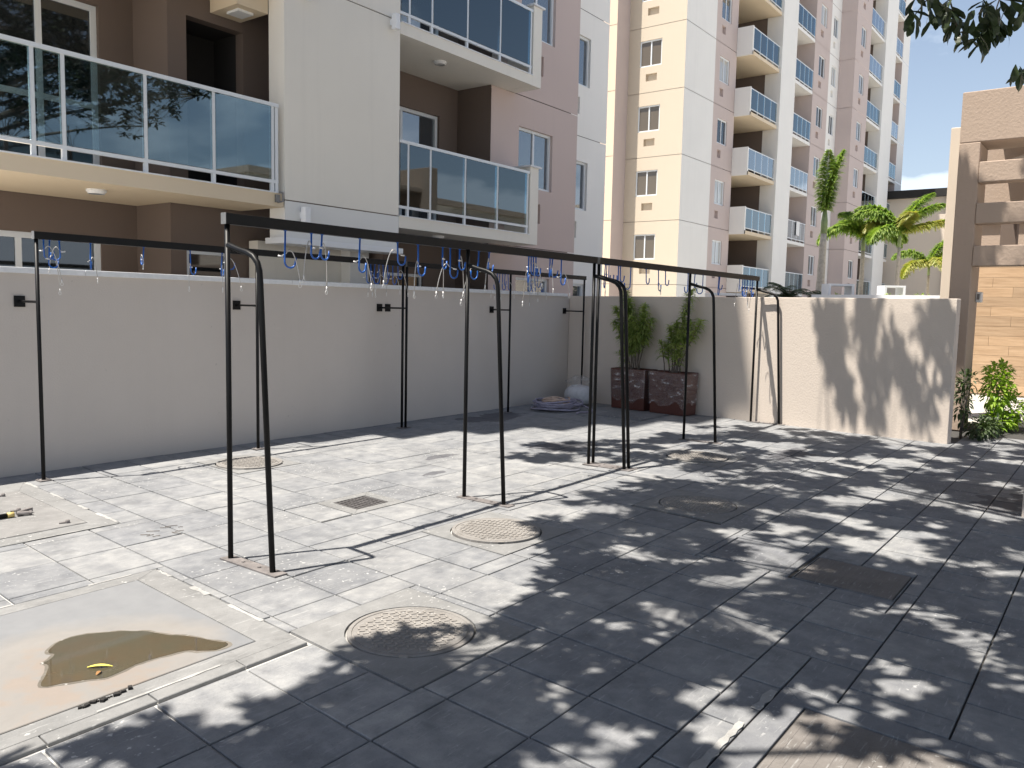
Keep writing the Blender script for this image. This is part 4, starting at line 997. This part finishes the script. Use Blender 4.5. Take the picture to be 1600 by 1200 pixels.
bush(12.45, 1.50, [(0, 0, .14, .45, .16, .15, 240), (.5, -.05, .12, .35, .14, .12, 160)], 'bushdark', 'low ground hugging shrub at the foot of the wall end', 6, .08, .04)

# ------------------------------------------------------------------ palms and shrubs behind the wall
def palm(x, y, z, h, label, fronds, seed, shaft=.5, mat='palmleaf', r=.11, lean=0):
    rnd = random.Random(seed); t = thing('palm_tree', label, 'palm tree', (x, y, z), 'palms behind the rough wall')
    mb = MB(); n = 12
    pts = [(lean*(i/n)**2, 0, h*i/n) for i in range(n+1)]; mb.tube(pts, [r*(1-.45*i/n)*(1+.06*(i % 2)) for i in range(n+1)], 10); mb.build('trunk', M['palmtrunk'], t, True)
    mb = MB(); mb.tube([(lean, 0, h), (lean, 0, h+shaft*.5), (lean, 0, h+shaft)], [r*.62, r*.6, r*.3], 8); mb.build('crownshaft', M['palmshaft'], t, True)
    for (az, elev, ln, droop, wd, yel) in fronds:
        mb = MB(); az = R(az); d = Vector((math.cos(az), math.sin(az), 0)); e = R(elev); pts = []
        px_ = Vector((lean, 0, h+shaft*.9)); 
        for i in range(13):
            f = i/12; ang = e - R(droop)*f**1.3; pts.append(px_.copy()); px_ = px_ + (d*math.cos(ang)+Vector((0, 0, 1))*math.sin(ang))*ln/12
        mb.tube(pts, [.02*(1-.85*i/12) for i in range(13)], 5)
        for i in range(1, 90):
            f = i/90*12*.999; k = int(f); p = pts[k].lerp(pts[k+1], f-k); tg = (pts[k+1]-pts[k]).normalized(); side = tg.cross(Vector((0, 0, 1)))
            side = side.normalized() if side.length > .02 else Vector((-d.y, d.x, 0)); upv = side.cross(tg)
            L_ = wd*math.sin(math.pi*min(1, .18+.8*i/90))**.6
            for s in (-1, 1):
                for tw_ in (.7, .15, -.45):
                    dr_ = side*s*1.0 + upv*tw_*rnd.uniform(.6, 1.4) + tg*rnd.uniform(.35, .8)
                    strap(mb, p, dr_, L_*rnd.uniform(.8, 1.1), .05, rnd.uniform(.3, .7))
        mb.build('frond', M['palmleafy' if yel else mat], t)
# azimuths: 127 = toward image left, -53 = toward image right, 37 away from camera, 217 toward it
palm(24.7, 7.37, .0, 3.95, 'upright palm with a single closed frond, left of the palms', [(-53, 84, 1.85, 22, .44, 0), (200, 86, 1.75, 12, .42, 0)], 1, .7, r=.16, lean=.1)
palm(26.5, 6.68, .0, 3.55, 'bushy drooping palm with yellowing fronds, second from left', [(127, 40, 1.7, 130, .34, 0), (-53, 45, 1.6, 130, .34, 0), (217, 50, 1.6, 150, .34, 1), (60, 60, 1.5, 120, .34, 0), (160, 60, 1.5, 90, .34, 0), (-20, 65, 1.5, 90, .32, 0), (-80, 30, 1.3, 120, .3, 0)], 2, .45, r=.1)
palm(26.1, 5.58, .0, 3.6, 'open crowned palm against the beige house, third from left', [(127, 50, 1.7, 90, .34, 0), (-53, 55, 1.6, 60, .32, 0), (-60, 20, 1.9, 25, .26, 1), (-35, 65, 1.7, 50, .34, 0), (100, 65, 1.6, 95, .34, 0), (217, 60, 1.0, 80, .34, 1), (150, 20, 1.4, 100, .34, 0)], 3, .5, r=.085)
palm(31.0, 5.65, .0, 3.0, 'smallest palm at the right with a bright green frond', [(127, 50, 1.5, 110, .28, 0), (-53, 50, 1.2, 90, .3, 0), (150, 20, 1.5, 110, .28, 1), (217, 30, 1.4, 120, .26, 1), (-40, 70, 1.3, 60, .3, 0)], 4, .4, r=.07)
def cycad(x, y, z, label, n, ln, seed):
    rnd = random.Random(seed); t = thing('fern_palm', label, 'plant', (x, y, z), 'low plants behind the rough wall')
    mb = MB(); mb.tube([(0, 0, -.3), (0, 0, .1)], [.1, .08], 8); mb.build('stem', M['bark'], t)
    mb = MB()
    for q in range(n):
        az = rnd.uniform(0, 6.28); d = Vector((math.cos(az), math.sin(az), 0)); p = Vector((0, 0, .05)); e = rnd.uniform(.4, 1.2); pts = []
        for i in range(7): pts.append(p.copy()); a_ = e-1.5*(i/6)**1.4; p = p+(d*math.cos(a_)+Vector((0, 0, math.sin(a_))))*ln/6
        mb.tube(pts, .008, 4)
        for i in range(1, 26):
            f = i/26*5.99; k = int(f); b_ = pts[k].lerp(pts[k+1], f-k); tg = (pts[k+1]-pts[k]).normalized(); sd = tg.cross(Vector((0, 0, 1))).normalized()
            for s in (-1, 1): strap(mb, b_, sd*s+tg*.5, .16, .02, .4)
    mb.build('foliage', M['bushdark'], t, kind='stuff')
cycad(22.2, 7.45, 1.95, 'dark feathery cycad behind the wall, left of the upright palm', 22, .75, 8)
cycad(22.6, 6.75, 1.9, 'small dark cycad at the foot of the upright palm', 12, .5, 9)
for i, (x, y, z, s) in enumerate(((21.6, 5.95, 1.95, .2), (23.2, 5.05, 1.98, .2), (22.4, 4.2, 1.98, .18))):
    rnd = random.Random(40+i); t = thing('low_shrub', ['low yellow green shrub under the white bench behind the wall', 'low shrub beside the open crowned palm trunk', 'low shrub under the smallest palm'][i], 'shrub', (x, y, z), 'low plants behind the rough wall')
    mb = MB(); leaf_ball(mb, rnd, (0, 0, .05), s*1.5, s*1.5, s*.7, 90, .1, .04); mb.build('foliage', M['plantleaf'], t, kind='stuff')

# ------------------------------------------------------------------ shade tree
tree = thing('shade_tree', 'large dark leaved tree overhanging from the upper right', 'tree', (5.2, -2.7, 0))
TO = Vector(tree.location)
rnd = random.Random(77)
poly = [(1.0, 3.2), (1.47, 3.07), (1.69, 2.60), (2.24, 2.62), (2.61, 2.82), (3.13, 2.70), (2.96, 2.42), (3.34, 2.44), (3.75, 2.56), (4.3, 2.85), (5.01, 3.5), (5.99, 3.72), (6.44, 3.6), (7.04, 3.6), (7.65, 4.15), (6.97, 4.8), (6.9, 5.2), (7.95, 5.6), (8.34, 5.25), (9.12, 5.15), (10.81, 4.7), (11.4, 4.2), (11.5, 3.6), (11.4, 2.3), (12.2, 1.4), (12.5, -1.2), (8, -2.2), (0.4, -1.5), (.2, 2.4)]
def inside(x, y):
    c_ = False; n = len(poly)
    for i in range(n):
        (x1, y1), (x2, y2) = poly[i], poly[i-1]
        if (y1 > y) != (y2 > y) and x < (x2-x1)*(y-y1)/(y2-y1)+x1: c_ = not c_
    return c_
def inframe(p, mg=30):
    q = proj(p); return q is not None and -mg < q[0] < 1600+mg and -mg < q[1] < 1200+mg
def dens(x, y):
    n1 = noise.noise(Vector((x*1.3, y*1.3, 5.1))); n2 = noise.noise(Vector((x*3.1, y*3.1, 9.3)))
    n3 = noise.noise(Vector((x*6.5, y*6.5, 2.3)))
    n = .5*n1 + .6*n2 + .45*n3; th = -.03
    if 5.5 < x <= 7.2 and y > 2.6: th = -.03
    if x > 7.2 and y > 2.2: th = .13          # thinner, dappled part
    elif x > 7.2: th = .02
    if y < 1.3 and x > 3.0: th += .05
    return 1.0 if n > th else (.10 if n > th-.12 else .0)
SX, SY = .70/2.1, .38/2.1
clusters = []
tries = 0
while len(clusters) < 3900 and tries < 160000:
    tries += 1
    gx, gy = rnd.uniform(.2, 12.5), rnd.uniform(-2.2, 5.7)
    if not inside(gx, gy) or rnd.random() > dens(gx, gy): continue
    z = rnd.uniform(4.0, 6.0) if gx < 5 else rnd.uniform(5.2, 7.6)
    p = Vector((gx-SX*z, gy+SY*z, z))
    if inframe(p, 90): continue
    clusters.append(p)
for _ in range(1500):  # crown extended behind the camera, unseen, to block skylight and show in the glass
    gx, gy = rnd.uniform(-3, 11), rnd.uniform(-7.5, -2.0); z = rnd.uniform(4.8, 9.0)
    p = Vector((gx-SX*z, gy+SY*z, z))
    if not inframe(p, 90): clusters.append(p)
# boughs that shade the rough wall and the portal
for (cx, cy, cz, s, n) in ((11.68, 3.38, 1.5, .09, 7), (11.67, 3.18, .9, .08, 5), (11.66, 3.05, .5, .06, 3), (11.64, 2.82, 1.5, .08, 6), (11.62, 2.70, .8, .07, 4), (11.6, 2.66, .35, .05, 2), (11.58, 2.42, 1.1, .06, 4), (11.57, 2.30, .7, .06, 4), (11.55, 2.05, 1.3, .06, 4), (13.0, 1.97, 3.1, .12, 26), (13.0, 1.97, 2.6, .14, 30), (13.0, 1.97, 1.9, .15, 30), (13.0, 1.97, 1.3, .10, 8), (13.0, 1.0, 2.5, .4, 9)):
    for _ in range(n):
        t_ = rnd.uniform(5.8, 7.4)
        q = Vector((cx, cy+rnd.gauss(0, s), cz+rnd.gauss(0, s*1.4))) + Vector((-SX, SY, 1))*t_
        if not inframe(q, 90): clusters.append(q)
# leaf template
def leaf_pts(p, d, ln, w, tw):
    d = d.normalized(); s = d.cross(Vector((0, 0, 1))); s = s.normalized() if s.length > .05 else Vector((1, 0, 0))
    s = (Matrix.Rotation(tw, 3, d) @ s); n = s.cross(d); o = []
    for f, wd in ((0, .08), (.35, .7), (.68, 1), (.9, .6), (1, .05)):
        c_ = p + d*ln*f - Vector((0, 0, 1))*ln*.12*f*f
        o += [c_ - s*w*wd/2 + n*w*wd*.15, c_ + s*w*wd/2 + n*w*wd*.15]
    return o
crown = MB()
for p in clusters:
    ax = Vector((rnd.uniform(-.6, .6), rnd.uniform(-.6, .6), rnd.uniform(-.3, .7)))
    for i in range(rnd.randint(13, 18)):
        a = rnd.uniform(0, 6.283); d = Vector((math.cos(a), math.sin(a), rnd.uniform(-.7, .35))) + ax*.4
        b_ = len(crown.v); crown.v += [tuple(q-TO) for q in leaf_pts(p+Vector((rnd.uniform(-.05, .05), rnd.uniform(-.05, .05), rnd.uniform(-.04, .04))), d, rnd.uniform(.10, .16), rnd.uniform(.045, .065), rnd.uniform(-.5, .5))]
        for k in range(4): crown.f.append((b_+2*k, b_+2*k+1, b_+2*k+3, b_+2*k+2))
crown.build('crown', M['leaf'], tree, kind='stuff')
# trunk and limbs
tr_ = MB(); tr_.tube([Vector((0, 0, -.1)), Vector((.02, .05, 1.2)), Vector((-.1, .2, 2.6)), Vector((-.2, .5, 3.6))], [.26, .2, .17, .15], 12)
tr_.build('trunk', M['bark'], tree, True)
hubs = []
for p in sorted(clusters, key=lambda q: rnd.random()):
    if all((p-h).length > 1.7 for h in hubs): hubs.append(p)
fork = TO+Vector((-.2, .5, 3.5))
lm = MB()
for h in hubs:
    mid = fork.lerp(h, .5)+Vector((rnd.uniform(-.3, .3), rnd.uniform(-.3, .3), .7))
    pts = [(fork*(1-t)**2+mid*2*t*(1-t)+h*t*t) for t in [i/8 for i in range(9)]]
    if any(inframe(q, 10) for q in pts): continue
    L_ = (h-fork).length; lm.tube([q-TO for q in pts], [.012+.0085*L_*(1-i/8) for i in range(9)], 6)
lm.build('limbs', M['bark'], tree)
tg = MB()
for p in clusters:
    h = min(hubs, key=lambda q: (q-p).length_squared); mid = p.lerp(h, .5)+Vector((rnd.uniform(-.08, .08), rnd.uniform(-.08, .08), .06))
    if any(inframe(q, 10) for q in (p, mid, h)): continue
    tg.tube([p-TO, mid-TO, h-TO], [.003, .005, .008], 4, False)
tg.build('twigs', M['bark'], tree, kind='stuff')
# the drooping sprays that reach into the picture at the upper right
LM = []
for i in range(4):
    mb = MB(); mb.v = [tuple(q) for q in leaf_pts(Vector((0, 0, 0)), Vector((1, 0, 0)), .135+.012*i, .058, 0)]; mb.f = [(2*k, 2*k+1, 2*k+3, 2*k+2) for k in range(4)]
    LM.append(mb.mesh('leaf', M['leaf']))
SPRAY = [([(7.853,1.106,4.972),(7.765,1.254,4.632),(7.663,1.428,4.337),(7.667,1.48,4.172)],[(7.6,1.539,4.207,0.941,-0.332,-0.443,-1.225),(7.569,1.502,4.256,0.594,-0.001,-0.967,-1.006),(7.513,1.491,4.1,-0.435,-0.231,-0.955,-0.573),(7.381,1.423,3.977,-0.042,0.62,-0.848,-0.939),(7.313,1.433,4.057,-0.186,-0.556,-0.89,1.254),(7.686,1.51,4.131,-0.245,0.277,-0.912,0.462),(7.617,1.423,3.999,0.317,-0.888,0.028,-0.361),(7.334,1.439,4.03,-0.086,-0.49,-0.898,0.268),(7.516,1.364,4.083,-0.339,0.271,-0.876,-0.479),(7.416,1.34,4.133,0.543,0.227,-1.045,-1.241),(7.339,1.422,4.147,0.118,-0.126,-0.988,-1.276),(7.667,1.531,4.128,-0.325,-0.424,-0.944,0.665),(7.546,1.337,4.143,-0.033,0.551,-0.889,-1.019),(7.704,1.43,4.154,-1.058,0.294,-0.186,1.159),(7.595,1.419,4.091,0.726,-0.107,-0.869,0.117),(7.38,1.45,4.079,-0.212,-0.821,-0.753,-0.913),(7.353,1.5,4.232,0.536,-0.554,0.517,-0.245),(7.687,1.431,4.142,0.375,-0.682,-0.513,-0.203),(7.412,1.311,4.003,-0.957,0.392,-0.11,0.602),(7.637,1.464,4.065,-0.671,-0.167,-0.897,-0.17),(7.397,1.494,4.065,0.235,0.645,0.861,1.238),(7.575,1.538,4.229,0.051,-0.265,-0.957,-0.543),(7.4,1.548,4.123,0.675,-0.551,0.32,-0.002),(7.366,1.533,4.131,0.403,-0.029,-0.989,0.955),(7.54,1.596,4.135,0.032,0.415,-0.966,-0.355),(7.425,1.583,4.159,-0.05,0.562,-0.876,0.496),(7.637,1.382,4.064,-0.063,0.039,-0.998,-0.648),(7.721,1.389,4.201,-0.245,0.552,-0.769,0.774),(7.673,1.396,4.121,0.499,-0.013,-0.981,0.962),(7.766,1.418,4.24,-0.473,0.719,0.299,0.076),(7.783,1.367,4.13,-0.273,0.806,-0.463,0.599),(7.629,1.361,4.115,0.655,-0.547,-0.409,-0.206)]),([(7.59,1.226,4.563),(7.51,1.38,4.327),(7.427,1.536,4.087),(7.413,1.621,3.974)],[(7.338,1.606,4.069,-0.458,-0.334,-0.951,-0.153),(7.373,1.586,4.05,-0.134,0.341,-0.931,-1.191),(7.116,1.542,3.949,-0.18,-0.637,-0.852,-0.797),(7.265,1.537,3.96,0.165,-0.111,-0.989,0.234),(7.106,1.514,3.877,-0.415,0.207,-0.87,-1.001),(7.128,1.514,3.936,-0.243,0.461,-0.829,-1.053),(7.32,1.591,4.03,0.423,-0.783,-0.2,0.814)]),([(7.663,1.428,4.337),(7.751,1.357,4.096),(7.82,1.332,3.983),(7.892,1.302,3.869)],[(7.573,1.321,3.957,-0.234,0.401,-0.865,0.166),(7.824,1.27,4.021,-1.03,0.12,-0.536,-1.019),(7.619,1.264,3.984,-0.131,0.333,-0.935,1.017),(7.598,1.331,3.914,-0.456,0.192,-0.859,1.199),(7.679,1.241,3.904,0.213,0.697,-0.935,-0.01),(7.903,1.385,4.019,-0.389,0.336,-0.821,-0.983),(7.645,1.318,3.983,-0.027,0.557,-0.889,0.85),(7.659,1.282,3.947,0.2,-0.909,-0.308,-0.604),(7.624,1.331,3.884,0.658,-0.578,0.286,-0.066),(7.808,1.375,4.051,0.177,-0.788,-0.551,0.087),(7.762,1.303,4.0,0.186,-0.461,-0.84,-0.361),(7.525,1.339,4.059,0.396,0.285,-1.05,1.009),(7.837,1.368,4.123,-0.161,-0.107,-0.986,0.197),(7.7,1.377,4.118,0.149,-0.572,-0.78,0.915),(7.834,1.401,4.116,-0.231,-0.825,-0.758,0.874),(7.621,1.362,4.082,-0.288,-0.592,-0.894,-0.056),(7.665,1.306,3.939,-0.588,-0.171,-0.92,0.223),(7.646,1.266,3.897,0.42,-0.307,-0.853,-1.234),(7.938,1.342,3.995,-0.229,0.839,0.416,-1.173),(7.817,1.291,3.958,0.057,-0.987,-0.359,-0.54)]),([(7.662,0.806,4.629),(7.564,0.962,4.254),(7.557,1.019,4.024),(7.561,1.061,3.791)],[(7.47,1.067,3.974,-0.269,0.007,-0.966,-0.881),(7.276,1.027,3.95,-0.666,-0.292,-0.92,0.196),(7.304,1.004,3.948,-0.62,0.658,-0.043,-0.482),(7.59,1.116,4.088,0.063,0.222,-1.009,-0.907),(7.626,1.052,4.093,-0.317,0.425,-0.809,0.314),(7.335,1.024,3.883,-0.468,-0.382,-0.948,-0.691),(7.27,1.086,4.012,0.619,-0.424,-0.642,0.403),(7.322,0.946,3.893,0.017,-0.744,-0.707,0.98),(7.608,1.009,4.083,-0.541,-0.525,-0.93,0.585),(7.652,1.034,4.039,-0.608,-0.233,-0.925,1.229),(7.275,1.054,3.996,-0.388,0.747,-0.397,-0.379),(7.491,1.036,3.951,-0.687,-0.071,-0.866,0.861),(7.452,0.997,4.046,-0.116,0.896,-0.527,0.045),(7.503,1.113,4.063,-0.723,-0.271,-0.904,-0.774),(7.44,1.014,3.867,0.437,-0.12,-0.949,-1.299),(7.411,1.151,3.979,-0.863,0.105,-0.685,-0.898),(7.414,1.004,3.944,0.685,-0.153,-0.854,-0.905),(7.301,1.016,3.898,-0.149,0.004,-0.988,-1.217),(7.65,1.021,3.997,-0.024,0.32,-0.973,0.452),(7.194,1.135,3.911,-0.027,0.292,-0.978,0.596),(7.22,1.046,3.906,-0.13,-0.591,-0.862,-1.097),(7.297,1.137,3.876,-0.47,-0.025,-0.923,0.604),(7.378,0.97,3.964,-0.094,0.384,-0.932,1.145),(7.617,1.104,4.103,0.394,-0.025,-0.992,-0.234),(7.642,1.06,3.981,0.103,-0.241,-0.959,-0.39),(7.621,1.043,4.03,-1.019,0.346,0.221,-0.667),(7.242,1.013,3.746,-0.206,-0.443,-0.932,-0.241),(7.226,1.025,3.778,0.197,-0.379,-0.883,-0.254),(7.342,1.044,3.85,-0.531,-0.357,-0.944,0.109),(7.613,1.013,3.933,-0.0,-0.062,-1.0,-0.035),(7.482,1.05,3.915,0.025,0.343,-0.981,1.074),(7.538,1.081,3.835,-0.238,-0.274,-0.968,-1.072),(7.361,1.013,3.815,-0.956,0.38,-0.165,-1.087),(7.391,1.041,3.82,-0.802,-0.088,-0.827,0.522),(7.319,1.049,3.79,-0.121,-0.284,-0.965,-1.044),(7.496,1.098,3.859,-0.373,0.84,-0.111,0.675),(7.528,1.106,3.943,-0.078,0.32,-0.956,1.182),(7.323,1.05,3.905,-0.321,-0.578,-0.904,-1.129),(7.459,1.1,3.852,-0.027,-0.595,-0.831,-1.135),(7.235,1.02,3.86,-0.017,-0.451,-0.9,0.935),(7.312,1.019,3.749,-0.31,0.1,-0.941,-0.358),(7.453,1.056,3.854,-0.214,-0.783,-0.78,0.079),(7.345,1.11,3.803,0.924,-0.288,-0.547,0.766),(7.613,1.038,3.871,-0.489,0.402,-0.716,0.696),(7.62,1.058,3.847,-0.142,0.266,-0.951,-1.031),(7.255,1.006,3.847,0.129,-0.144,-0.984,-0.047),(7.301,1.03,3.777,-0.565,0.098,-0.851,-0.777),(7.494,1.106,3.901,-0.322,-0.31,-0.961,1.254),(7.5,1.006,3.811,-0.642,0.57,-0.336,-0.928),(7.255,0.998,3.848,0.271,-0.008,-1.007,1.04),(7.361,1.017,3.8,0.704,-0.555,-0.299,0.944),(7.329,1.106,3.902,0.482,-0.534,-0.618,-0.82),(7.181,1.069,3.713,-0.044,-0.517,-0.877,-0.305),(7.284,1.153,3.732,0.991,-0.363,-0.234,0.501),(7.487,1.127,3.803,-0.59,0.358,-0.678,0.243),(7.269,1.109,3.755,-0.068,-0.391,-0.932,0.209),(7.297,1.08,3.726,-0.047,0.998,-0.448,-0.586),(7.472,1.119,3.792,-0.022,0.853,-0.68,0.488),(7.349,1.191,3.739,-0.824,0.341,-0.479,0.043),(7.583,1.106,3.821,-0.958,0.004,-0.696,-0.286),(7.524,1.134,3.781,0.874,-0.294,-0.59,0.295),(7.436,1.125,3.765,-0.655,0.51,-0.432,1.006),(7.26,1.105,3.718,0.403,-0.376,-0.813,1.033),(7.498,1.086,3.75,0.035,-0.048,-1.002,0.859),(7.345,1.079,3.711,-0.526,0.422,-0.672,0.075),(7.302,1.06,3.739,-0.892,0.454,-0.007,-1.221),(7.486,1.023,3.858,-0.077,-0.752,-0.746,-0.805),(7.537,1.022,3.956,-0.097,-0.06,-0.994,0.87),(7.617,0.998,3.895,0.007,0.175,-1.002,1.109),(7.624,0.978,3.86,-0.581,-0.084,-0.904,-0.893),(7.531,0.974,3.884,-0.372,-0.57,-0.912,0.671),(7.611,1.0,4.022,0.246,0.59,-0.987,0.325),(7.268,1.014,3.819,-0.588,-0.382,-0.938,-0.763),(7.537,1.003,3.877,-0.177,-0.144,-0.983,0.113),(7.515,0.991,3.922,-0.057,-0.363,-0.939,0.478),(7.607,1.075,3.944,0.713,-0.497,-0.428,-0.531),(7.437,0.939,3.834,0.507,-0.252,-0.856,1.088),(7.467,0.988,3.865,-0.199,0.299,-0.921,-0.53),(7.512,0.969,4.048,-0.007,-1.08,-0.243,-0.206),(7.349,0.9,3.883,-0.11,-0.059,-0.992,1.26),(7.719,0.944,4.103,-0.618,-0.277,-0.928,-0.375),(7.64,0.942,4.042,-0.386,-0.218,-0.961,-0.109),(7.347,0.905,3.981,-0.054,-0.705,-0.77,1.233),(7.338,0.928,3.93,-0.03,0.328,-0.969,0.02)]),([(7.704,0.547,4.395),(7.586,0.745,4.12),(7.578,0.818,3.991),(7.61,0.851,3.935)],[(7.627,0.784,3.945,-0.001,-0.299,-0.953,0.243),(7.551,0.811,4.002,0.327,0.039,-1.015,-0.226),(7.644,0.841,3.945,-0.624,0.462,-0.541,1.298),(7.332,0.815,3.989,0.547,0.215,-1.042,1.285),(7.359,0.837,3.908,0.299,-0.576,-0.699,-0.555),(7.331,0.818,3.922,-0.343,0.032,-0.946,1.033),(7.271,0.801,3.863,0.134,0.437,-0.991,1.198),(7.356,0.825,3.926,0.018,-1.112,0.058,-0.82),(7.563,0.865,4.011,-0.064,-0.358,-0.942,0.715),(7.681,0.831,3.967,-0.547,-0.329,-0.942,0.373)]),([(7.471,0.407,3.653),(7.354,0.626,3.523),(7.324,0.74,3.465),(7.33,0.813,3.445)],[(7.178,0.794,3.446,0.302,-0.345,-0.871,1.211),(7.094,0.768,3.373,-0.931,0.325,-0.361,-0.049),(7.299,0.807,3.461,-0.201,-0.074,-0.982,0.011),(6.985,0.798,3.412,-0.3,-0.017,-0.963,-0.401),(7.172,0.779,3.404,0.157,-0.003,-1.01,1.104),(7.266,0.812,3.43,1.089,-0.295,0.077,-0.515),(6.999,0.785,3.357,0.48,-0.764,-0.039,0.614),(7.353,0.828,3.48,0.154,0.411,-1.002,-0.941),(7.245,0.758,3.457,-0.021,-0.766,-0.708,-0.12),(7.135,0.766,3.411,0.223,-0.897,-0.298,-0.583),(7.132,0.722,3.398,-0.161,0.921,-0.416,0.327)])]
nleaf = 0
for tw_, leaves in SPRAY:
    mb = MB(); mb.tube([Vector(q)-TO for q in tw_], [.008-.0045*i/(len(tw_)-1) for i in range(len(tw_))], 5); br = mb.build('twig', M['bark'], tree)
    for (x, y, z, dx, dy, dz, rl) in leaves:
        o = link('leaf', LM[nleaf % 4], br); nleaf += 1
        d = Vector((dx, dy, dz)).normalized(); s = d.cross(Vector((0, 0, 1))).normalized(); s = Matrix.Rotation(rl, 3, d) @ s
        mx = Matrix((d, -s, d.cross(-s))).transposed().to_4x4(); mx.translation = Vector((x, y, z))-TO; o.matrix_local = mx
